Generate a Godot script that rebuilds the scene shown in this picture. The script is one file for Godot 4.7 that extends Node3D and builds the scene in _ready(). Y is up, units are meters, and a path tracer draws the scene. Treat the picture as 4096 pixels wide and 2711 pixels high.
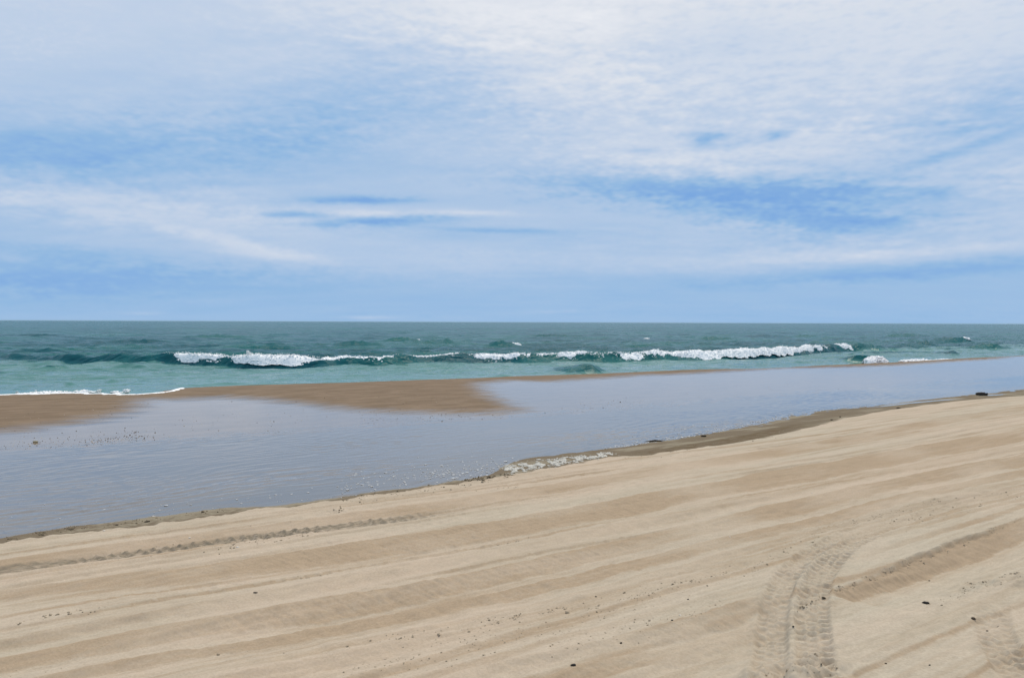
extends Node3D
# A wide beach at low tide: rutted dry sand, a shallow tidal channel, a low wet sand bar, surf and open sea under thin cloud.

const F := 3156.0                 # focal length in photo pixels (4096 x 2711), lens about 18 mm on a small sensor
const EYE := 4.0                  # eye height over mean sea level, metres
const SHORE := deg_to_rad(35.4)   # the shore runs to the right and away at this angle
const CREST := deg_to_rad(26.0)   # so do the wave crests
const WL := 0.2                   # level of the water in the channel

var ca := cos(SHORE)
var sa := sin(SHORE)
var cc := cos(CREST)
var sc := sin(CREST)
var cam: Camera3D
var rng := RandomNumberGenerator.new()
var nz := FastNoiseLite.new()     # plain smooth noise, frequency 1
var fb := FastNoiseLite.new()     # three octaves
var fb5 := FastNoiseLite.new()    # five octaves
var taken := {}

# ---------------------------------------------------------------- helpers
func setup_noise() -> void:
	rng.seed = 4711
	nz.noise_type = FastNoiseLite.TYPE_SIMPLEX_SMOOTH; nz.frequency = 1.0; nz.fractal_type = FastNoiseLite.FRACTAL_NONE; nz.seed = 3
	fb.noise_type = FastNoiseLite.TYPE_SIMPLEX; fb.frequency = 1.0; fb.fractal_type = FastNoiseLite.FRACTAL_FBM; fb.fractal_octaves = 3; fb.seed = 11
	fb5.noise_type = FastNoiseLite.TYPE_SIMPLEX_SMOOTH; fb5.frequency = 1.0; fb5.fractal_type = FastNoiseLite.FRACTAL_FBM; fb5.fractal_octaves = 5; fb5.seed = 29

func numbered(n: String) -> String:
	if not taken.has(n):
		taken[n] = 0
		return n
	taken[n] += 1
	return "%s_%03d" % [n, taken[n]]

func tag(o: Node, label: String, category: String, group := "", kind := "") -> void:
	o.set_meta("label", label)
	o.set_meta("category", category)
	if group: o.set_meta("group", group)
	if kind: o.set_meta("kind", kind)

func put(mesh: Mesh, called: String, m: Material, parent: Node = self) -> MeshInstance3D:
	var o := MeshInstance3D.new()
	o.name = numbered(called) if parent == self else called
	o.mesh = mesh
	o.material_override = m
	parent.add_child(o, true)
	return o

func ray(x: float, y: float) -> Vector3:      # direction of a photo pixel
	return cam.basis * Vector3((x - 2048.0) / F, -(y - 1355.5) / F, -1.0)

func on_level(x: float, y: float, h: float) -> Vector3:
	var d := ray(x, y)
	var t := (h - EYE) / d.y
	return Vector3(0, EYE, 0) + d * t

func to_uv(p: Vector3) -> Vector2:            # u along the shore, v seawards
	return Vector2(p.x * ca - p.z * sa, -p.x * sa - p.z * ca)

func from_uv(u: float, v: float, h: float) -> Vector3:
	return Vector3(u * ca - v * sa, h, -(u * sa + v * ca))

func interp(xs: PackedFloat32Array, ys: PackedFloat32Array, x: float) -> float:
	var n := xs.size()
	if x <= xs[0]: return ys[0]
	if x >= xs[n - 1]: return ys[n - 1]
	var i := xs.bsearch(x)
	if i < 1: i = 1
	var t := (x - xs[i - 1]) / maxf(xs[i] - xs[i - 1], 1e-6)
	t = t * t * (3.0 - 2.0 * t) * 0.5 + t * 0.5
	return lerpf(ys[i - 1], ys[i], t)

func line_uv(points: Array, h: float) -> Array:   # photo points on a level -> [us, vs], sorted along the shore
	var l := []
	for p in points:
		l.append(to_uv(on_level(p[0], p[1], h)))
	l.sort_custom(func(a, b): return a.x < b.x)
	var us := PackedFloat32Array()
	var vs := PackedFloat32Array()
	for q in l:
		us.append(q.x); vs.append(q.y)
	return [us, vs]

func sst(a: float, b: float, x: float) -> float:
	var t := clampf((x - a) / (b - a), 0.0, 1.0)
	return t * t * (3.0 - 2.0 * t)

func grid_mesh(nu: int, nv: int, pos: PackedVector3Array, nor: PackedVector3Array, col: PackedColorArray, uv: PackedVector2Array, flip := false) -> ArrayMesh:
	var idx := PackedInt32Array()
	idx.resize((nu - 1) * (nv - 1) * 6)
	var k := 0
	for i in nu - 1:
		for j in nv - 1:
			var a := i * nv + j
			var b := a + nv
			if flip:
				idx[k] = a; idx[k + 1] = b; idx[k + 2] = a + 1
				idx[k + 3] = a + 1; idx[k + 4] = b; idx[k + 5] = b + 1
			else:
				idx[k] = a; idx[k + 1] = a + 1; idx[k + 2] = b
				idx[k + 3] = a + 1; idx[k + 4] = b + 1; idx[k + 5] = b
			k += 6
	var arr := []
	arr.resize(Mesh.ARRAY_MAX)
	arr[Mesh.ARRAY_VERTEX] = pos
	arr[Mesh.ARRAY_NORMAL] = nor
	if col.size(): arr[Mesh.ARRAY_COLOR] = col
	if uv.size(): arr[Mesh.ARRAY_TEX_UV] = uv
	arr[Mesh.ARRAY_INDEX] = idx
	var m := ArrayMesh.new()
	m.add_surface_from_arrays(Mesh.PRIMITIVE_TRIANGLES, arr)
	return m

func grid_normals(nu: int, nv: int, pos: PackedVector3Array) -> PackedVector3Array:
	var nor := PackedVector3Array()
	nor.resize(nu * nv)
	for i in nu:
		var i0 := maxi(i - 1, 0) * nv
		var i1 := mini(i + 1, nu - 1) * nv
		for j in nv:
			var a := pos[i1 + j] - pos[i0 + j]
			var b := pos[i * nv + mini(j + 1, nv - 1)] - pos[i * nv + maxi(j - 1, 0)]
			var n := a.cross(b)
			if n.y < 0.0: n = -n
			nor[i * nv + j] = n.normalized()
	return nor

func spaced(a: float, fine0: float, fine1: float, b: float, d: float, grow: float) -> PackedFloat32Array:
	# positions from a to b, step d between fine0 and fine1, growing outside
	var left := PackedFloat32Array()
	var x := fine0
	var s := d
	while x > a:
		s *= grow
		x -= s
		left.append(x)
	left.reverse()
	x = fine0
	while x < fine1:
		left.append(x)
		x += d
	s = d
	while x < b:
		left.append(x)
		s *= grow
		x += s
	left.append(x)
	return left

# ---------------------------------------------------------------- sky
func make_sky() -> Sky:
	var w := 4096
	var h := 2048
	var half := 1024
	var c := PackedFloat32Array()
	c.resize(w * half)
	# thin cloud sheet seen in perspective, finer low down; coarse steps high up where it is out of any view
	for r in half:
		var el := (0.5 - (r + 0.5) / h) * PI
		var step := 1 if el < deg_to_rad(27.0) else 4
		if step == 4 and r % 4 != 0 and r > 0:
			var src := r - 1
			for x in w: c[r * w + x] = c[src * w + x]
			continue
		var deg := rad_to_deg(el)
		var far := 1.0 / (tan(minf(el, 1.45)) + 0.13)
		var base := 0.50 + 0.14 * sst(1.0, 7.0, deg) + 0.14 * sst(11.0, 22.0, deg)
		var amp := 0.05 + 0.09 * sst(1.0, 8.0, deg)
		var x := 0
		while x < w:
			step = 4 if deg > 27.0 else (1 if x < 480 or x > w - 480 else 2)
			var az := (x + 0.5) / w * TAU
			var px := sin(az) * far
			var py := cos(az) * far
			var n1 := fb5.get_noise_2d(px * 0.55 + 7.0, py * 1.1)
			var n2 := fb5.get_noise_2d(px * 2.1 + n1 * 0.8, py * 4.2 + 31.0)
			var n3 := fb.get_noise_2d(px * 9.0 + n2 * 1.5, py * 16.0)
			var mott := sst(-0.25, 0.35, nz.get_noise_2d(px * 0.45 + 17.0, py * 0.6 + 4.0))
			var val := base + amp * (0.85 * n1 + (0.12 + 0.42 * mott) * n2 + (0.02 + 0.14 * mott) * n3 + 0.4 * sst(0.05, 0.5, n1) * (pow(1.0 - absf(n3), 6.0) - 0.35))
			for k in step: c[r * w + x + k] = val
			x += step
	# larger openings and banks: azimuth (deg from the view), elevation, half sizes, tilt, strength
	var feats := []
	var seen := [
		[250, 350, 430, 60, -0.10, -0.17], [820, 230, 330, 75, -0.25, -0.12], [60, 380, 200, 40, 0.0, -0.08],
		[1900, 90, 800, 120, 0.0, 0.17], [1250, 25, 420, 60, 0.0, 0.2], [1380, 60, 60, 40, 0.2, 0.08], [1190, 105, 60, 14, 0.1, 0.1], [1340, 225, 230, 110, 0.35, 0.16], [2340, 20, 300, 130, 0.0, 0.08],
		[1780, 345, 380, 42, 0.0, 0.24], [1500, 420, 260, 22, 0.15, 0.05],
		[1730, 447, 330, 30, 0.08, -0.31], [1880, 505, 190, 26, 0.10, -0.33], [1450, 420, 220, 26, 0.12, -0.16], [2010, 520, 160, 20, -0.1, -0.15],
		[845, 463, 105, 7, -0.03, -0.38], [890, 511, 130, 9, -0.05, -0.40], [690, 496, 60, 5, -0.02, -0.3], [1150, 533, 120, 5, 0.02, -0.2], [860, 495, 90, 7, 0.0, 0.18], [1090, 492, 90, 5, 0.02, 0.22],
		[1645, 316, 50, 9, 0.05, -0.34], [1620, 336, 28, 10, 0.0, -0.26], [1690, 338, 45, 7, -0.1, -0.2], [1790, 313, 30, 9, -0.05, -0.36], [1490, 348, 38, 7, 0.0, -0.24],
		[2200, 480, 260, 60, -0.10, 0.16], [2230, 345, 160, 10, -0.28, -0.16], [2300, 250, 160, 50, -0.2, -0.2], [2150, 440, 120, 16, -0.2, -0.08],
		[280, 480, 330, 32, 0.08, 0.17], [520, 555, 130, 12, 0.18, 0.2], [640, 592, 120, 9, 0.08, 0.16], [1000, 610, 400, 26, 0.0, 0.08],
		[120, 640, 380, 30, 0.0, -0.16], [60, 575, 160, 12, 0.05, -0.14], [2150, 625, 330, 14, -0.04, -0.2], [2100, 585, 300, 9, -0.03, 0.16], [1700, 600, 400, 25, 0.0, 0.08],
		[850, 735, 50, 3, 0.0, 0.16], [330, 725, 30, 3, 0.0, 0.1], [1280, 720, 60, 4, 0.0, 0.08]]
	var k2 := 4096.0 / 2369.0
	for s in seen:
		var d := ray(s[0] * k2, s[1] * k2)
		var deg_per := 57.2958 / (F / k2)
		feats.append([rad_to_deg(atan2(d.x, -d.z)), rad_to_deg(atan2(d.y, Vector2(d.x, d.z).length())), s[2] * deg_per, s[3] * deg_per, s[4], s[5]])
	for i in 110:                                     # the same kind of sky goes on all round
		var az := rng.randf_range(42.0, 318.0)
		var el := rng.randf_range(1.0, 24.0)
		var thin := rng.randf()
		feats.append([az, el, rng.randf_range(2.0, 11.0), lerpf(0.2, 1.9, thin) * (0.3 + el / 20.0), rng.randf_range(-0.2, 0.2), rng.randf_range(-0.34, 0.24)])
	for f in feats:
		var az0: float = f[0]; var el0: float = f[1]; var sx: float = f[2]; var sy: float = f[3]; var tl: float = f[4]; var st: float = f[5]
		var reach := 2.6
		var half_h := sy * reach + absf(tl) * sx * reach
		var r0 := clampi(int((0.5 - (el0 + half_h) / 180.0) * h), 0, half - 1)
		var r1 := clampi(int((0.5 - (el0 - half_h) / 180.0) * h), 0, half - 1)
		var x0 := int((az0 - sx * reach) / 360.0 * w)
		var x1 := int((az0 + sx * reach) / 360.0 * w)
		var soft := clampf(sy / 0.8, 0.75, 1.15)
		for r in range(r0, r1 + 1):
			var el := (0.5 - (r + 0.5) / h) * 180.0
			for x in range(x0, x1 + 1):
				var az := (x + 0.5) / w * 360.0
				var dx := (az - az0)
				var dy := (el - el0) + tl * dx
				dx /= sx; dy /= sy
				if absf(dx) > reach or absf(dy) > reach: continue
				var nn := nz.get_noise_2d(az * 0.35 + el0, el * 1.6) * 0.4 + nz.get_noise_2d(az * 1.2, el * 4.2 + az0) * 0.28
				nn *= soft
				dx += nn * 0.8; dy += nn * 1.1
				var g := exp(-(dx * dx + dy * dy) * 0.75)
				var at := r * w + posmod(x, w)
				c[at] += st * g
	var ramp := [[0.0, 90, 152, 224], [0.25, 122, 167, 223], [0.45, 147, 185, 224], [0.62, 172, 197, 227], [0.8, 194, 209, 230], [1.0, 218, 224, 234], [1.3, 240, 241, 245]]
	var lut := PackedByteArray()
	for i in 512:
		var t := i / 511.0 * 1.3
		var a = ramp[0]; var b = ramp[-1]
		for q in ramp.size() - 1:
			if t >= ramp[q][0] and t <= ramp[q + 1][0]: a = ramp[q]; b = ramp[q + 1]
		var m := clampf((t - a[0]) / maxf(b[0] - a[0], 1e-4), 0, 1)
		for ch in 3: lut.append(int(lerpf(a[ch + 1], b[ch + 1], m) + 0.5))
	var bytes := PackedByteArray()
	bytes.resize(w * h * 3)
	for r in half:
		for x in w:
			var at := r * w + x
			var q := clampi(int(c[at] / 1.3 * 511.0), 0, 511) * 3
			bytes[at * 3] = lut[q]; bytes[at * 3 + 1] = lut[q + 1]; bytes[at * 3 + 2] = lut[q + 2]
	var row := PackedByteArray()
	for x in w: row.append_array(PackedByteArray([140, 160, 175]))
	bytes.resize(w * half * 3)
	for r in range(half, h): bytes.append_array(row)
	var im := Image.create_from_data(w, h, false, Image.FORMAT_RGB8, bytes)
	var pm := PanoramaSkyMaterial.new()
	pm.panorama = ImageTexture.create_from_image(im)
	var sky := Sky.new()
	sky.sky_material = pm
	return sky

# ---------------------------------------------------------------- beach
var S := []      # water's edge of the beach
var W := []      # inland edge of the damp strip
var C := []      # edge of the channel at the bar
var E := []      # seaward edge of the bar
var beach_u: PackedFloat32Array
var beach_v: PackedFloat32Array
var beach_h: PackedFloat32Array

func base_at(u: float, v: float, sv: float, wv: float) -> float:
	var d := sv - v
	if d < 0.0:
		return WL + maxf(-0.3, d * 0.07)
	var w := maxf(sv - wv, 0.15)
	if d < w:
		return WL + 0.05 * d / w
	var e := d - w
	return WL + 0.05 + 0.06 * sst(0.0, 0.35, e) + 0.058 * minf(e, 15.0) + 0.012 * maxf(e - 15.0, 0.0)

func base_h(u: float, v: float) -> float:
	return base_at(u, v, interp(S[0], S[1], u), interp(W[0], W[1], u))

func on_sand(x: float, y: float) -> Vector3:
	var h := 1.0
	var p := Vector3.ZERO
	for i in 8:
		p = on_level(x, y, h)
		var q := to_uv(p)
		h = lerpf(h, base_h(q.x, q.y), 0.8)
	return p

func sand_at(p: Vector3) -> float:              # height of the finished beach
	var q := to_uv(p)
	var i := clampi(beach_u.bsearch(q.x), 1, beach_u.size() - 1)
	var j := clampi(beach_v.bsearch(q.y), 1, beach_v.size() - 1)
	var nv := beach_v.size()
	var s := clampf((q.x - beach_u[i - 1]) / (beach_u[i] - beach_u[i - 1]), 0, 1)
	var t := clampf((q.y - beach_v[j - 1]) / (beach_v[j] - beach_v[j - 1]), 0, 1)
	return lerpf(lerpf(beach_h[(i - 1) * nv + j - 1], beach_h[i * nv + j - 1], s), lerpf(beach_h[(i - 1) * nv + j], beach_h[i * nv + j], s), t)

func track_table(points: Array) -> Dictionary:   # a tyre track as a table over depth
	var l := []
	for p in points:
		var q := on_sand(2732.0 + 0.5758 * p[0], 1900.0 + 0.5758 * p[1])
		l.append(Vector2(-q.z, q.x))
	l.sort_custom(func(a, b): return a.x < b.x)
	var ds := PackedFloat32Array(); var xs := PackedFloat32Array()
	for q in l: ds.append(q.x); xs.append(q.y)
	var d0: float = ds[0]; var d1: float = ds[ds.size() - 1]
	var n := int((d1 - d0) / 0.02) + 1
	var xc := PackedFloat32Array(); xc.resize(n)
	for i in n:
		var d := d0 + i * 0.02
		var k := clampi(ds.bsearch(d), 1, ds.size() - 1)
		xc[i] = lerpf(xs[k - 1], xs[k], clampf((d - ds[k - 1]) / (ds[k] - ds[k - 1]), 0, 1))
	for pass_ in 3:                               # round the corners
		var sm := xc.duplicate()
		var acc := 0.0
		for i in n:
			var a := maxi(i - 12, 0); var b := mini(i + 12, n - 1)
			sm[i] = (xc[a] + 2.0 * xc[i] + xc[b]) * 0.25
		xc = sm
	var cs := PackedFloat32Array(); cs.resize(n)
	var ss := PackedFloat32Array(); ss.resize(n)
	var s := 0.0
	for i in n:
		var sl := (xc[mini(i + 1, n - 1)] - xc[maxi(i - 1, 0)]) / (0.02 * float(mini(i + 1, n - 1) - maxi(i - 1, 0)))
		cs[i] = 1.0 / sqrt(1.0 + sl * sl)
		ss[i] = s
		s += 0.02 / cs[i]
	return {"d0": d0, "d1": d1, "x": xc, "c": cs, "s": ss, "n": n}

func tread(l: float, s: float, pitch: float, odd: float) -> float:
	# ridges that the grooves of the tyre left standing, three rows across; l runs -1 to 1
	var row := 0 if l < -0.32 else (1 if l < 0.3 else 2)
	var ph := s / pitch + odd
	if row == 2: ph += 0.10 * l
	elif row == 1: ph += 0.55 * l + 0.42
	else: ph += 0.45 * l + 0.15
	var f := absf(ph - floorf(ph) - 0.5) * 2.0
	var ridge := sst(0.52, 0.88, f)
	var edge := minf(absf(l + 0.32), absf(l - 0.3))
	ridge = maxf(ridge, 0.75 * (1.0 - sst(0.02, 0.1, edge)))
	return ridge

var rut_h: Array = []
var rut_t: Array = []

func make_ruts() -> void:        # two profiles of old wheel ruts across the beach, a sample each centimetre
	for k in 2:
		var hh := PackedFloat32Array(); hh.resize(2600)
		var tt := PackedFloat32Array(); tt.resize(2600)
		var w := 0.1
		while w < 25.0:
			var gap := rng.randf_range(0.22, 0.75)
			var wall := rng.randf_range(0.06, 0.17)
			var dd := rng.randf_range(0.012, 0.038)
			var tn := rng.randf_range(0.15, 0.85)
			# going inland from the rim at w + gap: a small berm, the wall, the floor rising slowly to the next rim
			for i in range(int(w * 100.0), mini(int((w + gap) * 100.0), 2599)):
				var t := (w + gap) - i * 0.01
				var h := 0.0
				if t < wall:
					h = -dd * sst(0.0, 1.0, t / wall) + 0.25 * dd * (1.0 - sst(0.0, 0.4, t / wall))
					tt[i] = tn * sst(0.0, 0.18, t / wall) * (1.0 - 0.8 * sst(0.75, 1.0, t / wall))
				else:
					var r := (t - wall) / (gap - wall)
					h = -dd * (1.0 - r) + 0.25 * dd * sst(0.6, 1.0, r)
				hh[i] = h
			w += gap
		rut_h.append(hh); rut_t.append(tt)

func make_beach(mat: Material) -> void:
	make_ruts()
	beach_u = spaced(-30.0, 2.6, 10.5, 170.0, 0.026, 1.022)
	beach_v = spaced(-40.0, 2.3, 9.0, 9.5, 0.026, 1.07)
	var last := beach_v[beach_v.size() - 1]
	while last < 22.5:
		last += lerpf(0.03, 0.055, clampf((last - 9.0) / 8.0, 0, 1))
		beach_v.append(last)
	var nu := beach_u.size(); var nv := beach_v.size()
	print("beach ", nu, " x ", nv)
	# ruts: [photo x, y of the upper rim, y of the foot] for each; depth, tan share
	var bands := [
		{"p": [[350, 2188, 2211], [1250, 2075, 2096], [2050, 1957, 1989], [2750, 1845, 1877], [3750, 1673, 1699], [4090, 1622, 1640]], "d": 0.055, "t": 0.75},
		{"p": [[40, 2348, 2378], [350, 2313, 2347], [850, 2248, 2312], [1250, 2190, 2246], [2050, 2070, 2125], [2750, 1942, 1993], [3750, 1765, 1814], [4090, 1715, 1752]], "d": 0.12, "t": 1.0},
		{"p": [[350, 2490, 2508], [1250, 2329, 2360], [2050, 2172, 2207], [2750, 2022, 2061], [3750, 1831, 1850], [4090, 1775, 1793]], "d": 0.05, "t": 0.35},
		{"p": [[40, 2598, 2650], [350, 2535, 2594], [1250, 2386, 2448], [1700, 2318, 2365], [2050, 2242, 2300], [2750, 2087, 2145], [3750, 1871, 1912], [4090, 1813, 1850]], "d": 0.12, "t": 0.75},
		{"p": [[350, 2635, 2662], [1250, 2479, 2520], [2050, 2329, 2369], [2750, 2158, 2210], [3750, 1935, 1969], [4090, 1866, 1893]], "d": 0.085, "t": 0.8},
		{"p": [[1250, 2562, 2593], [2050, 2404, 2427], [2750, 2229, 2268], [3300, 2090, 2112], [3750, 1983, 1998]], "d": 0.035, "t": 0.4},
		{"p": [[1250, 2618, 2665], [2050, 2452, 2497], [2750, 2276, 2319], [3300, 2135, 2160], [3750, 2017, 2049]], "d": 0.045, "t": 0.45},
		{"p": [[1950, 2650, 2692], [2400, 2555, 2592], [2750, 2461, 2526], [2990, 2392, 2455]], "d": 0.085, "t": 0.5},
		{"p": [[2050, 2690, 2760], [2400, 2610, 2680], [2750, 2532, 2616], [2990, 2462, 2540]], "d": 0.12, "t": 0.85},
		{"p": [[2400, 2735, 2775], [2750, 2630, 2675], [3000, 2560, 2600]], "d": 0.06, "t": 0.5},
		{"p": [[3300, 2368, 2392], [3450, 2303, 2352], [3750, 2185, 2250], [4096, 2066, 2128], [4400, 1985, 2030]], "d": 0.17, "t": 1.2},
	]
	for b in bands:
		var us := PackedFloat32Array(); var tv := PackedFloat32Array(); var bv := PackedFloat32Array()
		var ub := PackedFloat32Array()
		for q in b.p:
			var t0 := to_uv(on_sand(q[0], q[1])); var t1 := to_uv(on_sand(q[0], q[2]))
			us.append(t0.x); tv.append(t0.y); ub.append(t1.x); bv.append(t1.y)
		b.us = us; b.tv = tv; b.ub = ub; b.bv = bv
	# lanes pressed flat by older tyres: centre line, half width
	var lanes := [
		{"p": [[10, 2270], [350, 2226], [850, 2158], [1250, 2112], [1500, 2078]], "w": 0.3, "a": 0.045, "pitch": 0.2, "damp": 1.0},
		{"p": [[40, 2430], [350, 2395], [850, 2330], [1250, 2275], [2050, 2140], [2750, 2008], [3750, 1822]], "w": 0.2, "a": 0.010, "pitch": 0.17, "damp": 0.0},
		{"p": [[1450, 2145], [2050, 2010], [2750, 1900], [3750, 1725]], "w": 0.22, "a": 0.010, "pitch": 0.2, "damp": 0.0},
		{"p": [[3420, 2062], [3600, 2020], [3760, 1988], [3960, 1962]], "w": 0.2, "a": 0.022, "pitch": 0.14, "damp": 0.15},
		{"p": [[2620, 1808], [2700, 1797], [2850, 1773], [3000, 1747], [3200, 1703]], "w": 0.42, "a": 0.03, "pitch": 0.3, "damp": 1.0},
	]
	for l in lanes:
		var us := PackedFloat32Array(); var vs := PackedFloat32Array()
		for q in l.p:
			var t := to_uv(on_sand(q[0], q[1])); us.append(t.x); vs.append(t.y)
		l.us = us; l.vs = vs
	# crossing tracks of the last vehicle
	var t1 := track_table([[560, 1500], [600, 1320], [625, 1180], [620, 1050], [625, 960], [650, 860], [700, 740], [770, 640], [860, 560], [980, 470], [1130, 385], [1300, 318], [1480, 268], [1700, 205], [1900, 140], [2150, 66], [2420, -10]])
	var t2 := track_table([[930, 1500], [925, 1320], [915, 1180], [905, 1050], [900, 940], [915, 820], [945, 720], [1000, 630], [1080, 545], [1190, 462], [1320, 390], [1470, 318], [1640, 262], [1850, 190], [2100, 112], [2420, 20]])
	var t3 := track_table([[2420, 1500], [2330, 1400], [2240, 1260], [2180, 1120], [2155, 1000], [2150, 900], [2165, 800], [2200, 730]])
	var tracks := [[t1, 0.14, 0.026, 0.0], [t2, 0.155, 0.033, 0.4], [t3, 0.15, 0.034, 0.2]]
	# churned places: photo point, radius, height
	var churn := []
	for q in [[3120, 2700, 0.42, 0.085], [3290, 2660, 0.30, 0.07], [3340, 2740, 0.4, 0.06], [3910, 2318, 0.30, 0.05], [4020, 2300, 0.4, 0.05], [3860, 2350, 0.2, 0.04], [1960, 1915, 0.55, 0.09], [1352, 2042, 0.5, 0.05], [1211, 2081, 0.35, 0.04], [4120, 2330, 0.4, 0.06]]:
		var t := to_uv(on_sand(q[0], q[1]))
		churn.append([t.x, t.y, q[2], q[3]])
	var pos := PackedVector3Array(); pos.resize(nu * nv)
	var col := PackedColorArray(); col.resize(nu * nv)
	beach_h.resize(nu * nv)
	var nb := bands.size()
	var ra: PackedFloat32Array = rut_h[0]; var rb: PackedFloat32Array = rut_h[1]
	var ta: PackedFloat32Array = rut_t[0]; var tb: PackedFloat32Array = rut_t[1]
	for i in nu:
		var u := beach_u[i]
		var sv := interp(S[0], S[1], u)
		var wv := interp(W[0], W[1], u) + 0.12 * nz.get_noise_2d(u * 1.3, 5.0) + 0.07 * nz.get_noise_2d(u * 5.0, 9.0)
		sv += 0.06 * nz.get_noise_2d(u * 1.1, 15.0) + 0.03 * nz.get_noise_2d(u * 4.0, 19.0)
		wv = minf(wv, sv - 0.15)
		var top := PackedFloat32Array(); var bot := PackedFloat32Array(); var dep := PackedFloat32Array(); var tan_ := PackedFloat32Array()
		for k in nb:
			var b = bands[k]
			var us: PackedFloat32Array = b.us
			var wob := 0.05 * nz.get_noise_2d(u * 0.7, k * 7.0) + 0.025 * nz.get_noise_2d(u * 3.1, k * 5.0 + 50.0)
			var tvv := interp(us, b.tv, u) + wob
			var bvv := interp(b.ub, b.bv, u) + 0.06 * nz.get_noise_2d(u * 1.9, k * 3.0 + 80.0) + 0.03 * nz.get_noise_2d(u * 7.0, k + 120.0)
			bvv = minf(bvv, tvv - 0.1)
			var ends := 1.0
			if k >= 5:   # these begin or end in view
				ends = sst(us[0] - 1.2, us[0] + 0.4, u) if k != 10 else sst(us[0] - 0.1, us[0] + 0.35, u)
				if k in [7, 8, 9]: ends *= 1.0 - sst(us[us.size() - 1] - 0.25, us[us.size() - 1] + 0.35, u)
				else: ends *= 1.0 - sst(us[us.size() - 1] + 4.0, us[us.size() - 1] + 9.0, u)
			var vary := 0.8 + 0.45 * nz.get_noise_2d(u * 0.25, k * 11.0 + 200.0)
			top.append(tvv); bot.append(bvv); dep.append(b.d * ends * vary); tan_.append(b.t * ends * clampf(vary * 1.15, 0.3, 1.2))
		var lane_v := PackedFloat32Array(); var lane_k := PackedFloat32Array()
		for l in lanes:
			var us: PackedFloat32Array = l.us
			lane_v.append(interp(us, l.vs, u) + 0.03 * nz.get_noise_2d(u * 0.5, 300.0))
			lane_k.append(sst(us[0] - 2.0, us[0], u) * (1.0 - sst(us[us.size() - 1] - 0.5, us[us.size() - 1] + 2.5, u)))
		var drift_a := 0.35 * nz.get_noise_2d(u * 0.035, 700.0) + 0.05 * nz.get_noise_2d(u * 0.3, 710.0)
		var drift_b := 0.35 * nz.get_noise_2d(u * 0.03, 720.0) + 0.022 * u + 0.04 * nz.get_noise_2d(u * 0.35, 730.0)
		var near_churn := churn.filter(func(q): return absf(u - q[0]) < 2.0 * q[2])
		var lw_ := PackedFloat32Array(); var la_ := PackedFloat32Array(); var lp_ := PackedFloat32Array(); var ld_ := PackedFloat32Array()
		for l in lanes: lw_.append(l.w); la_.append(l.a); lp_.append(l.pitch); ld_.append(l.damp)
		for j in nv:
			var v := beach_v[j]
			var h := base_at(u, v, sv, wv)
			if v < 0.5:
				beach_h[i * nv + j] = h
				pos[i * nv + j] = from_uv(u, v, h)
				col[i * nv + j] = Color(0.49, 0.415, 0.305)
				continue
			var inland := sst(-0.05, 0.5, wv - v)
			var tanned := 0.0
			var flute := 0.0
			# ruts
			for k in nb:
				var tp := top[k]
				if v > tp: continue
				var bt := bot[k]
				if v < bt - 1.35: continue
				var dd := dep[k]
				if v >= bt:
					var t := (tp - v) / (tp - bt)
					var prof := sst(0.0, 1.0, t * 1.05)
					if k == 10: prof = 0.38 * sst(0.0, 0.10, t) + 0.62 * sst(0.06, 1.0, t)
					h -= dd * prof
					var edge := sst(0.0, 0.07, t) * (1.0 - sst(0.86, 1.0, t))
					tanned = maxf(tanned, tan_[k] * edge)
					flute = maxf(flute, dd * edge)
				else:
					var rec := 1.0 - sst(0.0, 1.0, (bt - v) / (0.9 if k != 10 else 1.3))
					h -= dd * rec
					tanned = maxf(tanned, tan_[k] * 0.35 * (1.0 - sst(0.0, 0.25, bt - v)))
			# the many shallower ruts between them
			var ia := clampi(int((v + 1.0 + drift_a + 0.02 * nz.get_noise_2d(u * 2.2, v * 1.5)) * 100.0), 0, 2598)
			var ib := clampi(int((v + 1.0 + drift_b + 0.02 * nz.get_noise_2d(u * 2.2, v * 1.5 + 20.0)) * 100.0), 0, 2598)
			var ka := sst(-0.45, 0.25, nz.get_noise_2d(u * 0.09, v * 0.55 + 500.0))
			var kb := sst(-0.15, 0.35, nz.get_noise_2d(u * 0.07, v * 0.5 + 600.0))
			var calm_ := clampf(1.0 - 8.0 * flute, 0.15, 1.0) * sst(0.1, 0.8, wv - v)
			h += calm_ * (ka * ra[ia] + kb * rb[ib])
			tanned = maxf(tanned, calm_ * 1.05 * maxf(ka * ta[ia], kb * tb[ib]))
			# low swells, streaks along the shore, wind marks
			var streak := fb.get_noise_2d(u * 0.16, v * 2.6)
			var fine := nz.get_noise_2d(u * 2.4 + v * 1.3, v * 9.0)
			var grain := fb.get_noise_2d(u * 5.0, v * 14.0 + 40.0)
			var lines := nz.get_noise_2d(u * 0.07, v * 5.5 + 70.0)
			var lines2 := nz.get_noise_2d(u * 0.15, v * 12.0 + 170.0)
			var ridge := 1.0 - 2.0 * absf(nz.get_noise_2d(u * 0.05 + 33.0, v * 1.5))
			h += inland * (0.014 * streak + 0.010 * ridge + 0.006 * lines + 0.004 * lines2 + 0.003 * fine + 0.004 * grain)
			if flute > 0.02:
				var fl := nz.get_noise_2d(u * 9.0 + v * 4.0, v * 1.4)
				h += flute * 0.05 * fl + flute * 0.04 * nz.get_noise_2d(u * 20.0 + v * 8.0, v * 2.0)
			# older tyre lanes
			var damp := 0.0
			var pressed := 0.0
			var muddy := 0.0
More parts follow.
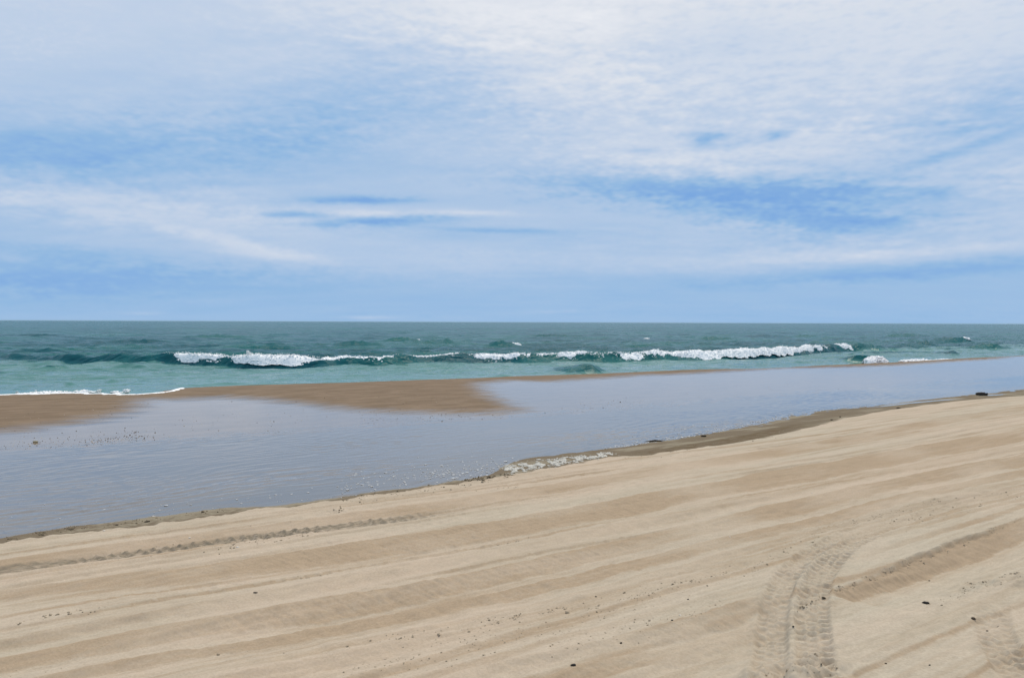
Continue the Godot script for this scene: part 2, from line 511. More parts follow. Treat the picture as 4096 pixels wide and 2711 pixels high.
			for k in 5:
				var l := (v - lane_v[k]) / lw_[k]
				if absf(l) > 1.25 or lane_k[k] < 0.02: continue
				var ins := lane_k[k] * (1.0 - sst(0.85, 1.15, absf(l)))
				var la := la_[k]
				h += ins * la * (tread(l, u, lp_[k], 0.2 * k) - 0.7) * (0.7 + 0.7 * nz.get_noise_2d(u * 0.8, 400.0))
				if k == 4: muddy = ins
				else: damp = maxf(damp, ins * ld_[k])
			# the crossing tracks
			var x := u * ca - v * sa
			var dpt := u * sa + v * ca
			for tr in (tracks if u < 40.0 else []):
				var t: Dictionary = tr[0]
				if dpt < t.d0 or dpt > t.d1: continue
				var ii := int((dpt - t.d0) / 0.02)
				var cs: float = t.c[ii]
				var xc: float = t.x[ii]
				var s: float = t.s[ii] + (x - xc) * sqrt(1.0 - cs * cs) * signf(t.x[mini(ii + 1, t.n - 1)] - t.x[maxi(ii - 1, 0)])
				var l: float = (x - xc) * cs / tr[1]
				var al := absf(l)
				if al > 1.8: continue
				var fade := sst(0.0, 0.5, dpt - t.d0) * (1.0 - 0.55 * sst(t.d0 + 4.0, t.d0 + 7.0, dpt)) * (1.0 - sst(t.d1 - 2.5, t.d1, dpt))
				var inside := 1.0 - sst(0.9, 1.12, al)
				var berm := sst(0.95, 1.2, al) * (1.0 - sst(1.25, 1.8, al))
				h += fade * (-0.028 * inside + 0.014 * berm * (1.0 + grain))
				if inside > 0.0:
					h += fade * inside * tr[2] * (1.35 * tread(l, s, 0.165, tr[3]) - 0.5) * (0.85 + 0.5 * nz.get_noise_2d(x * 2.0, dpt * 2.0))
					tanned *= 1.0 - 0.6 * inside * fade
					pressed = maxf(pressed, inside * fade * (1.0 - tread(l, s, 0.165, tr[3])))
			# churned sand
			for q in near_churn:
				var dx: float = u - q[0]; var dy: float = v - q[1]
				var rr: float = (dx * dx + dy * dy) / (q[2] * q[2])
				if rr > 4.0: continue
				var g := exp(-rr * 1.3)
				var lump := (0.5 + nz.get_noise_2d(u * 2.6, v * 4.5)) + 0.45 * absf(nz.get_noise_2d(u * 7.0, v * 12.0))
				h += g * q[3] * (lump - 0.35) * inland * 0.7
			beach_h[i * nv + j] = h
			pos[i * nv + j] = Vector3(x, h, -dpt)
			# what the sand is: pale dry crust, tan damper sand in the cut walls, dark wet strip at the water
			var patch := fb.get_noise_2d(u * 0.22 + 9.0, v * 0.9)
			var cool := 0.5 + 0.5 * nz.get_noise_2d(u * 0.07 + 3.0, v * 0.22)
			var c := Color(0.55, 0.453, 0.348).lerp(Color(0.515, 0.453, 0.353), clampf(cool + patch * 0.5, 0, 1))
			var tn := clampf(tanned * (0.9 + 0.35 * grain + 0.3 * patch) + 0.16 * sst(0.12, 0.55, patch + 0.6 * streak) + (0.18 * sst(0.18, 0.34, lines) + 0.14 * sst(0.2, 0.36, lines2)) * sst(-0.35, 0.3, patch), 0.0, 1.0)
			c = c.lerp(Color(0.415, 0.315, 0.215), tn * 0.9)
			if pressed > 0.0: c = c.lerp(Color(0.44, 0.35, 0.26), 0.45 * pressed)
			if damp > 0.0: c = c.lerp(Color(0.235, 0.20, 0.15), damp * clampf(0.7 + 0.9 * grain, 0.2, 1.0))
			var wet := 1.0 - sst(-0.03, 0.22 + 0.12 * patch, wv - v + 0.22 * grain * 0.6)
			if wet > 0.0:
				c = c.lerp(Color(0.205, 0.165, 0.115).lerp(Color(0.30, 0.26, 0.19), sst(0.05, 0.4, patch + 0.5 * grain)), wet)
			if muddy > 0.0: c = c.lerp(Color(0.155, 0.115, 0.07), muddy * clampf(0.6 + 1.3 * grain + 0.6 * patch, 0.0, 1.0))
			c *= 1.0 + 0.06 * fine + 0.05 * grain
			c.a = 1.0
			col[i * nv + j] = c
	var nor := grid_normals(nu, nv, pos)
	var o := put(grid_mesh(nu, nv, pos, nor, col, PackedVector2Array()), "beach", mat)
	tag(o, "pale dry sand beach scored by ruts and tyre tracks beside the channel", "beach", "", "structure")

# ---------------------------------------------------------------- bar and channel
func seg_poly(poly: PackedVector2Array, p: Vector2) -> float:   # signed distance, negative inside
	var d := 1e9
	var inside := false
	var n := poly.size()
	var j := n - 1
	for i in n:
		var a := poly[i]; var b := poly[j]
		var ab := b - a
		var t := clampf((p - a).dot(ab) / ab.length_squared(), 0, 1)
		d = minf(d, (p - a - ab * t).length_squared())
		if (a.y > p.y) != (b.y > p.y) and p.x < (b.x - a.x) * (p.y - a.y) / (b.y - a.y) + a.x: inside = not inside
		j = i
	return -sqrt(d) if inside else sqrt(d)

func bar_base(u: float, v: float) -> float:
	var c := interp(C[0], C[1], u); var e := interp(E[0], E[1], u)
	if v < c: return WL + maxf(-0.22, (v - c) * 0.035)
	if v < e: return WL + 0.10 * sst(0.0, 1.0, (v - c) / (e - c))
	return WL + 0.10 - 0.10 * (v - e) - 0.02 * sst(0.0, 1.0, v - e)

const BU0 := -20.0
const BU1 := 160.0
const BV0 := 14.0
const BV1 := 62.0
var drained: Image      # 1 where the bar has drained, 0 where a film of water stands on it

func make_bar() -> void:
	var poly_l := PackedVector2Array(); var poly_m := PackedVector2Array()
	for q in [[-700, 1640], [-700, 1790], [-300, 1755], [0, 1722], [120, 1712], [250, 1692], [380, 1676], [470, 1658], [560, 1632], [568, 1614], [590, 1602], [726, 1596], [760, 1540], [-300, 1560]]:
		poly_l.append(to_uv(on_level(q[0], q[1], WL + 0.08)))
	for q in [[700, 1592], [860, 1590], [1009, 1597], [1200, 1612], [1366, 1632], [1500, 1641], [1654, 1645], [1850, 1648], [1960, 1647], [2100, 1636], [2080, 1626], [2020, 1606], [1985, 1585], [1943, 1566], [1928, 1545], [1940, 1528], [2000, 1500], [1300, 1510], [700, 1540]]:
		poly_m.append(to_uv(on_level(q[0], q[1], WL + 0.08)))
	var strip := line_uv([[500, 1600], [726, 1598], [1950, 1531], [2046, 1523], [2200, 1526], [2404, 1514], [2560, 1503], [2732, 1497], [3049, 1479], [3150, 1473], [3239, 1473], [3420, 1468], [3578, 1462], [3800, 1447], [3960, 1438], [4100, 1422]], WL + 0.1)
	var mw := 600; var mh := 240
	var small := Image.create(mw, mh, false, Image.FORMAT_RF)
	for y in mh:
		var v := lerpf(BV0, BV1, (y + 0.5) / mh)
		for x in mw:
			var u := lerpf(BU0, BU1, (x + 0.5) / mw)
			var p := Vector2(u, v)
			var wob := 0.5 * nz.get_noise_2d(u * 0.35, v * 0.8)
			var d := interp(strip[0], strip[1], u) + wob * 0.3 - v
			if u < 40.0 and v > 20.0:
				d = minf(d, seg_poly(poly_l, p) + wob * 0.6)
				d = minf(d, seg_poly(poly_m, p) + wob * 0.6)
			small.set_pixel(x, y, Color(clampf(0.5 - d * 0.26, 0.0, 1.0), 0, 0))
	drained = small
	var big: Image = small.duplicate()
	var bw := 2048; var bh := 1024
	big.resize(bw, bh, Image.INTERPOLATE_CUBIC)
	var src := big.get_data().to_float32_array()
	var film := PackedByteArray(); film.resize(bw * bh)
	for y in bh:
		var v := lerpf(BV0, BV1, (y + 0.5) / bh)
		for x in bw:
			var m := src[y * bw + x]
			if m > 0.999:
				film[y * bw + x] = 0
				continue
			var u := lerpf(BU0, BU1, (x + 0.5) / bw)
			var n := fb.get_noise_2d(u * 0.45 + v * 0.5, v * 2.2 - u * 0.3)
			var f := 1.0 - sst(0.22, 0.86, m + n * 0.12 * sst(0.03, 0.35, m))
			film[y * bw + x] = int(255.0 * f)
	var film_im := Image.create_from_data(bw, bh, false, Image.FORMAT_L8, film)
	var mat := StandardMaterial3D.new()
	mat.resource_name = "wet bar sand"
	mat.vertex_color_use_as_albedo = true
	mat.roughness = 0.9
	mat.metallic_specular = 0.25
	mat.clearcoat_enabled = true
	mat.clearcoat = 1.0
	mat.clearcoat_roughness = 0.10
	mat.clearcoat_texture = ImageTexture.create_from_image(film_im)
	mat.texture_repeat = false
	var us := spaced(-60.0, 0.0, 30.0, 190.0, 0.15, 1.014)
	var vs := spaced(8.0, 20.0, 48.0, 60.0, 0.14, 1.06)
	var nu := us.size(); var nv := vs.size()
	print("bar ", nu, " x ", nv)
	var pos := PackedVector3Array(); pos.resize(nu * nv)
	var col := PackedColorArray(); col.resize(nu * nv)
	var uvs := PackedVector2Array(); uvs.resize(nu * nv)
	for i in nu:
		var u := us[i]
		for j in nv:
			var v := vs[j]
			var m := drained_at(u, v)
			var n := fb.get_noise_2d(u * 0.3, v * 0.9)
			var fine := fb.get_noise_2d(u * 2.0, v * 3.4)
			var h := bar_base(u, v) + 0.10 * sst(0.2, 1.0, m) + m * (0.012 * n + 0.006 * fine) + 0.0012 * n
			pos[i * nv + j] = from_uv(u, v, h)
			var c := Color(0.225, 0.163, 0.108).lerp(Color(0.182, 0.130, 0.083), clampf(0.5 + n, 0, 1))
			c *= 1.0 + 0.10 * fine
			c.a = 1.0
			col[i * nv + j] = c
			uvs[i * nv + j] = Vector2((u - BU0) / (BU1 - BU0), (v - BV0) / (BV1 - BV0))
	var o := put(grid_mesh(nu, nv, pos, grid_normals(nu, nv, pos), col, uvs), "sand_bar", mat)
	tag(o, "low brown wet sand bar between the channel and the surf", "sand bar", "", "structure")

func drained_at(u: float, v: float) -> float:
	var x := clampf((u - BU0) / (BU1 - BU0) * 600.0 - 0.5, 0.0, 598.0)
	var y := clampf((v - BV0) / (BV1 - BV0) * 240.0 - 0.5, 0.0, 238.0)
	var ix := int(x); var iy := int(y)
	var a := lerpf(drained.get_pixel(ix, iy).r, drained.get_pixel(ix + 1, iy).r, x - ix)
	var b := lerpf(drained.get_pixel(ix, iy + 1).r, drained.get_pixel(ix + 1, iy + 1).r, x - ix)
	return lerpf(a, b, y - iy)

func make_channel() -> void:
	var mat := StandardMaterial3D.new()
	mat.resource_name = "channel water"
	mat.transparency = BaseMaterial3D.TRANSPARENCY_ALPHA
	mat.albedo_color = Color(Color(0.235, 0.212, 0.188).linear_to_srgb(), 0.66)
	mat.roughness = 0.06
	mat.metallic_specular = 0.45
	var us := spaced(-40.0, 2.0, 26.0, 190.0, 0.085, 1.014)
	var vs := spaced(13.0, 14.5, 30.0, 33.0, 0.06, 1.08)
	var nu := us.size(); var nv := vs.size()
	print("channel ", nu, " x ", nv)
	var pos := PackedVector3Array(); pos.resize(nu * nv)
	for i in nu:
		var u := us[i]
		for j in nv:
			var v := vs[j]
			# capillary ripples fanning out from the current; calmer towards the bar
			var calm := (0.3 + 0.7 * sst(30.0, 22.0, v)) * (0.75 + 0.9 * nz.get_noise_2d(u * 0.08 + 5.0, v * 0.3))
			var wr := nz.get_noise_2d(u * 0.12, v * 0.25)
			var a := nz.get_noise_2d(u * 0.55 + v * 0.5, v * 3.6 - u * 0.9 + wr * 2.0)
			var b := nz.get_noise_2d(u * 0.8 - v * 0.8 + 40.0, v * 4.6 + u * 1.1)
			var s := nz.get_noise_2d(u * 3.5, v * 7.0)
			var h := calm * ((0.0050 * a + 0.0036 * b * (0.6 + wr) + 0.0012 * s) * 1.25 * (1.0 + 0.8 * sst(23.0, 17.0, v)))
			pos[i * nv + j] = from_uv(u, v, WL + h)
	var o := put(grid_mesh(nu, nv, pos, grid_normals(nu, nv, pos), PackedColorArray(), PackedVector2Array()), "channel_water", mat)
	tag(o, "shallow grey blue rippled water in the channel behind the bar", "water", "", "structure")

# ---------------------------------------------------------------- sea
var crest_x := PackedFloat32Array()
var crest_d := PackedFloat32Array()
var crest_a := PackedFloat32Array()
var swells := []     # centre p, q, half length, height, front width

func to_pq(p: Vector3) -> Vector2:
	return Vector2(p.x * cc - p.z * sc, -p.x * sc - p.z * cc)

func from_pq(p: float, q: float, h: float) -> Vector3:
	return Vector3(p * cc - q * sc, h, -(p * sc + q * cc))

func wave_shape(t: float, front: float, back: float) -> float:   # t seawards of the foot
	if t < 0.0: return -0.10 * exp(t / 2.5)
	if t < front:
		var s := t / front
		return -0.10 + 1.10 * s * s * (3.0 - 2.0 * s)
	var r := (t - front) / back
	return 1.0 / (1.0 + r * r * 1.3)

func main_foot(p: float) -> Vector2:      # (q of the foot of the main breaker, height) at p along it
	return Vector2(interp(crest_x, crest_d, p), interp(crest_x, crest_a, p) * (1.0 + 0.22 * nz.get_noise_2d(p * 0.3, 90.0) + 0.1 * nz.get_noise_2d(p * 0.9, 95.0)))

func sea_h(p: float, q: float, cell: float, near: Array) -> float:
	var f := main_foot(p)
	var foot := f.x + 0.7 * nz.get_noise_2d(p * 0.11, 3.0) + 0.25 * nz.get_noise_2d(p * 0.4, 7.0)
	var h := 0.0
	if q > foot - 12.0 and q < foot + 40.0:
		h += f.y * wave_shape(q - foot, 1.25, 3.6)
	for s in near:
		var dp: float = (p - s[0]) / s[2]
		if absf(dp) > 2.2: continue
		var t: float = q - s[1] - 1.2 * s[5] * dp - 0.5 * nz.get_noise_2d(p * 0.3, s[1])
		if t < -8.0 or t > 30.0: continue
		h += s[3] * exp(-dp * dp * 1.4) * (1.0 + 0.3 * nz.get_noise_2d(p * 0.6, s[1] + 9.0)) * wave_shape(t, s[4], s[4] * 2.2)
	# wind chop
	var deep := sst(46.0, 90.0, q)
	var chop := 0.0
	if cell < 8.0: chop += (0.06 + 0.32 * deep) * nz.get_noise_2d(p * 0.035, q * 0.085)
	if cell < 3.6: chop += (0.03 + 0.26 * deep) * (0.45 - 1.6 * absf(nz.get_noise_2d(p * 0.075 + 20.0, q * 0.19)))
	if cell < 1.5: chop += (0.04 + 0.11 * deep) * (0.4 - 1.5 * absf(nz.get_noise_2d(p * 0.20, q * 0.45 + 60.0)))
	if cell < 0.6: chop += (0.018 + 0.022 * deep) * nz.get_noise_2d(p * 0.55 + 0.2 * q, q * 1.0)
	if cell < 0.35: chop += 0.010 * nz.get_noise_2d(p * 1.4 - 0.4 * q, q * 2.1)
	return h + chop

func make_sea() -> void:
	var mat := StandardMaterial3D.new()
	mat.resource_name = "sea water"
	mat.vertex_color_use_as_albedo = true
	mat.roughness = 0.22
	mat.metallic_specular = 0.15
	var wn := FastNoiseLite.new()
	wn.noise_type = FastNoiseLite.TYPE_SIMPLEX_SMOOTH; wn.frequency = 0.012; wn.fractal_octaves = 5; wn.fractal_gain = 0.55; wn.seed = 41
	var wt := NoiseTexture2D.new()
	wt.width = 1024; wt.height = 1024; wt.seamless = true; wt.noise = wn
	mat.heightmap_enabled = true
	mat.heightmap_texture = wt
	mat.heightmap_scale = 62.0
	var calm: StandardMaterial3D = mat.duplicate()
	calm.resource_name = "surf water"
	calm.roughness = 0.11
	calm.heightmap_scale = 22.0
	calm.metallic_specular = 0.24
	var qs := PackedFloat32Array()
	var q := 30.0
	while q < 30000.0:
		qs.append(q)
		var st := 0.22
		if q > 54.0 and q < 78.0: st = 0.16
		elif q >= 78.0: st = 0.25 + (q - 78.0) * 0.017
		q += st
	var angles := PackedFloat32Array()
	var na := 800
	for i in na: angles.append(tan(lerpf(deg_to_rad(-30.0), deg_to_rad(69.0), i / float(na - 1))))
	var nv := qs.size()
	print("sea ", na, " x ", nv)
	var pos := PackedVector3Array(); pos.resize(na * nv)
	var col := PackedColorArray(); col.resize(na * nv)
	var uvs := PackedVector2Array(); uvs.resize(na * nv)
	var inshore := PackedByteArray(); inshore.resize(na * nv)
	for j in nv:
		var qq := qs[j]
		var cell := (qs[mini(j + 1, nv - 1)] - qq)
		var near := swells.filter(func(s): return qq > s[1] - 10.0 and qq < s[1] + 33.0)
		for i in na:
			var p := angles[i] * qq
			var h := sea_h(p, qq, cell, near) if qq < 900.0 else 0.0
			pos[i * nv + j] = from_pq(p, qq, h)
			# inshore colour paler: stirred sand plus sky reflection painted in, in drifting clouds
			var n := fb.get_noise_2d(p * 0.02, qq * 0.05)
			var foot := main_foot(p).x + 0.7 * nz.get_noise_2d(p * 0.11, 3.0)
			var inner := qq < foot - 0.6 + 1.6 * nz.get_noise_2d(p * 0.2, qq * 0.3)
			if inner and h > 0.2: inner = false       # dark offshore colour painted on raised swells, whose faces reflect less sky
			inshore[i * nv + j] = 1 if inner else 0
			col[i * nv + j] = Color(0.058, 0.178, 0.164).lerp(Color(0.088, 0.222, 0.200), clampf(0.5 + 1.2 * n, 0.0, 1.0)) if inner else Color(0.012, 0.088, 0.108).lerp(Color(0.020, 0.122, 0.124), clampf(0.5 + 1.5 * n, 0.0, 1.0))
			uvs[i * nv + j] = Vector2(p / 74.0, qq / 34.0)
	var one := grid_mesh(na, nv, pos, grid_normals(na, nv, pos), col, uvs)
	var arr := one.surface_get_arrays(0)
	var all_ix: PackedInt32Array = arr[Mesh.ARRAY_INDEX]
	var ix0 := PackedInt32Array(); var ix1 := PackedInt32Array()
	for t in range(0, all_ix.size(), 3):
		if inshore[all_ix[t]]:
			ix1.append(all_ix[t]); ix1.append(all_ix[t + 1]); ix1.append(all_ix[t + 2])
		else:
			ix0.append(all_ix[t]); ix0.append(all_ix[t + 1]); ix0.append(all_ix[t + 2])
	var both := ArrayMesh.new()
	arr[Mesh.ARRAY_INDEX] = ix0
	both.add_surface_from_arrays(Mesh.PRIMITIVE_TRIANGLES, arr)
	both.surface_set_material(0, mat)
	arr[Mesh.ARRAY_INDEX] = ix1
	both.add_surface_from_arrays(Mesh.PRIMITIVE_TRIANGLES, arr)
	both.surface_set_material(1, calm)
	var o := put(both, "sea", null)
	tag(o, "green and blue sea with breaking waves reaching to the horizon", "sea", "", "structure")

func foam_tint() -> StandardMaterial3D:
	var m := StandardMaterial3D.new()
	m.resource_name = "spent foam"
	m.vertex_color_use_as_albedo = true
	m.roughness = 1.0
	m.metallic_specular = 0.2
	return m

func foam_mat() -> StandardMaterial3D:
	var m := StandardMaterial3D.new()
	m.resource_name = "sea foam"
	m.albedo_color = Color(0.93, 0.935, 0.93).linear_to_srgb()
	m.roughness = 1.0
	m.metallic_specular = 0.2
	return m

func foam_roll(p0: float, p1: float, spill: float, thick: float, seed_: float) -> ArrayMesh:
	# white water spilling from the crest of the main breaker between two places along it
	var n := maxi(int((p1 - p0) / 0.09), 12)
	var m := 18
	var pos := PackedVector3Array(); pos.resize(n * m)
	for i in n:
		var t := i / float(n - 1)
		var p := lerpf(p0, p1, t)
		var f := main_foot(p)
		var foot := f.x + 0.7 * nz.get_noise_2d(p * 0.11, 3.0) + 0.25 * nz.get_noise_2d(p * 0.4, 7.0)
		var ends := sst(0.0, 0.12, t) * (1.0 - sst(0.9, 1.0, t))
		var sp := clampf(spill * (0.92 + 0.42 * nz.get_noise_2d(p * 0.16, seed_) + 0.22 * nz.get_noise_2d(p * 0.6, seed_ + 4.0) + 0.06 * nz.get_noise_2d(p * 2.4, seed_ + 9.0)), 0.12, 1.05) * (0.25 + 0.75 * ends)
		var back := 1.25 + (0.9 + 0.5 * nz.get_noise_2d(p * 0.7, seed_ + 30.0)) * ends
		for j in m:
			var s := j / float(m - 1)
			var q := lerpf(back, 1.25 * (1.0 - sp) + 0.06, s)
			var h := f.y * wave_shape(q, 1.25, 3.6)
			var bulge := sin(PI * clampf(s * 1.05, 0, 1))
			var bil := 0.5 + 0.6 * absf(nz.get_noise_2d(p * 0.7, s * 1.6 + seed_)) + 0.5 * absf(nz.get_noise_2d(p * 1.9, s * 4.5 + seed_)) + 0.3 * absf(nz.get_noise_2d(p * 4.5, s * 10.0 + seed_))
			var th := thick * ends * bulge * bil - 0.05 * (1.0 - bulge)
			var spike := 0.0
			if s > 0.2 and s < 0.6: spike = 0.10 * ends * maxf(0.0, nz.get_noise_2d(p * 7.0, seed_ + 60.0))
			pos[i * m + j] = from_pq(p, foot + q - th * 0.8 * s, h + th * (1.0 - 0.55 * s) + spike * 0.5)
	var puffs := []
	for i in int((p1 - p0) * 90.0 * spill):
		var a := rng.randi_range(1, n - 2)
		var b := rng.randi_range(2, m - 1)
		var t := a / float(n - 1)
		var ends := sst(0.0, 0.12, t) * (1.0 - sst(0.9, 1.0, t))
		puffs.append([pos[a * m + b] + Vector3(0, 0.02, 0), (0.03 + 0.10 * rng.randf() * rng.randf()) * (0.5 + 0.5 * ends)])
	return add_puffs(smooth_grid(n, m, pos, true), puffs)

func smooth_grid(n: int, m: int, pos: PackedVector3Array, flip := false) -> ArrayMesh:
	var nor := PackedVector3Array(); nor.resize(n * m)
	for i in n:
		for j in m:
			var a := pos[mini(i + 1, n - 1) * m + j] - pos[maxi(i - 1, 0) * m + j]
			var b := pos[i * m + mini(j + 1, m - 1)] - pos[i * m + maxi(j - 1, 0)]
			var c := a.cross(b)
			if flip: c = -c
			nor[i * m + j] = c.normalized() if c.length() > 1e-9 else Vector3.UP
	return grid_mesh(n, m, pos, nor, PackedColorArray(), PackedVector2Array(), flip)

func foam_heap(len_: float, wid: float, high: float, seed_: float, power := 1.0) -> ArrayMesh:
	# a heap of white water lying on the surface, base at the origin, long side along the crest
	var n := 44; var m := 26
	var pos := PackedVector3Array(); pos.resize(n * m)
	for i in n:
		for j in m:
			var a := (i / float(n - 1) - 0.5) * 2.0
			var b := (j / float(m - 1) - 0.5) * 2.0
			var edge := 1.0 + 0.3 * nz.get_noise_2d(atan2(b, a) * 2.2 + seed_, seed_)
			var r := sqrt(a * a + b * b) * 1.05 / edge
			var k := maxf(0.0, 1.0 - pow(r, 2.0 * power))
			var bil := 0.6 + 0.5 * absf(nz.get_noise_2d(a * 3.0 + seed_, b * 3.0)) + 0.45 * absf(nz.get_noise_2d(a * 7.0 + seed_, b * 7.0)) + 0.3 * absf(nz.get_noise_2d(a * 15.0, b * 15.0 + seed_))
			var h := 0.8 * high * sqrt(k) * bil - 0.12 * sst(0.85, 1.05, r) - 0.02
			var u := a * len_; var v := b * wid
			pos[i * m + j] = Vector3(u * cc - v * sc, h, -(u * sc + v * cc))
	var puffs := []
	for i in int(260 * len_ * maxf(high, 0.25)):
		var a := rng.randf() * TAU
		var r := sqrt(rng.randf())
		var k := sqrt(1.0 - r * r * 0.98)
		var u := cos(a) * r * len_; var v := sin(a) * r * wid
		puffs.append([Vector3(u * cc - v * sc, high * k * rng.randf_range(0.55, 1.05), -(u * sc + v * cc)), minf(high * 0.4, 0.05 + 0.13 * rng.randf() * rng.randf())])
	return add_puffs(smooth_grid(n, m, pos), puffs)

const ICO := [Vector3(-0.526, 0.851, 0), Vector3(0.526, 0.851, 0), Vector3(-0.526, -0.851, 0), Vector3(0.526, -0.851, 0), Vector3(0, -0.526, 0.851), Vector3(0, 0.526, 0.851), Vector3(0, -0.526, -0.851), Vector3(0, 0.526, -0.851), Vector3(0.851, 0, -0.526), Vector3(0.851, 0, 0.526), Vector3(-0.851, 0, -0.526), Vector3(-0.851, 0, 0.526)]
const ICO_F := [0, 11, 5, 0, 5, 1, 0, 1, 7, 0, 7, 10, 0, 10, 11, 1, 5, 9, 5, 11, 4, 11, 10, 2, 10, 7, 6, 7, 1, 8, 3, 9, 4, 3, 4, 2, 3, 2, 6, 3, 6, 8, 3, 8, 9, 4, 9, 5, 2, 4, 11, 6, 2, 10, 8, 6, 7, 9, 8, 1]

func add_puffs(base: ArrayMesh, puffs: Array) -> ArrayMesh:   # joins lumps of froth [place, radius] to a body of white water
	var arr := base.surface_get_arrays(0)
	var v: PackedVector3Array = arr[Mesh.ARRAY_VERTEX]
	var n: PackedVector3Array = arr[Mesh.ARRAY_NORMAL]
	var ix: PackedInt32Array = arr[Mesh.ARRAY_INDEX]
	for f in puffs:
		var c: Vector3 = f[0]
		var r: float = f[1]
		var b := Basis(Vector3(rng.randfn(), rng.randfn(), rng.randfn()).normalized(), rng.randf() * TAU)
		var k := v.size()
		for d in ICO:
			var w: Vector3 = b * d
			v.append(c + w * r * rng.randf_range(0.7, 1.2) * Vector3(1.15, 0.85, 1.0))
			n.append(w)
		for t in range(0, 60, 3):
			ix.append(k + ICO_F[t]); ix.append(k + ICO_F[t + 2]); ix.append(k + ICO_F[t + 1])
	var out := []
	out.resize(Mesh.ARRAY_MAX)
	out[Mesh.ARRAY_VERTEX] = v; out[Mesh.ARRAY_NORMAL] = n; out[Mesh.ARRAY_INDEX] = ix
	var m := ArrayMesh.new()
	m.add_surface_from_arrays(Mesh.PRIMITIVE_TRIANGLES, out)
	return m

func droplets(spots: Array, seed_: int) -> ArrayMesh:   # flying drops: [place, size]
	var st := SurfaceTool.new()
	st.begin(Mesh.PRIMITIVE_TRIANGLES)
	for s in spots:
		var c: Vector3 = s[0]; var r: float = s[1]
		var q := [Vector3(r, 0, 0), Vector3(-r, 0, 0), Vector3(0, r * 1.3, 0), Vector3(0, -r, 0), Vector3(0, 0, r), Vector3(0, 0, -r)]
		for f in [[0, 2, 4], [4, 2, 1], [1, 2, 5], [5, 2, 0], [4, 3, 0], [1, 3, 4], [5, 3, 1], [0, 3, 5]]:
			for k in f: st.add_vertex(c + q[k])
	st.generate_normals()
	return st.commit()

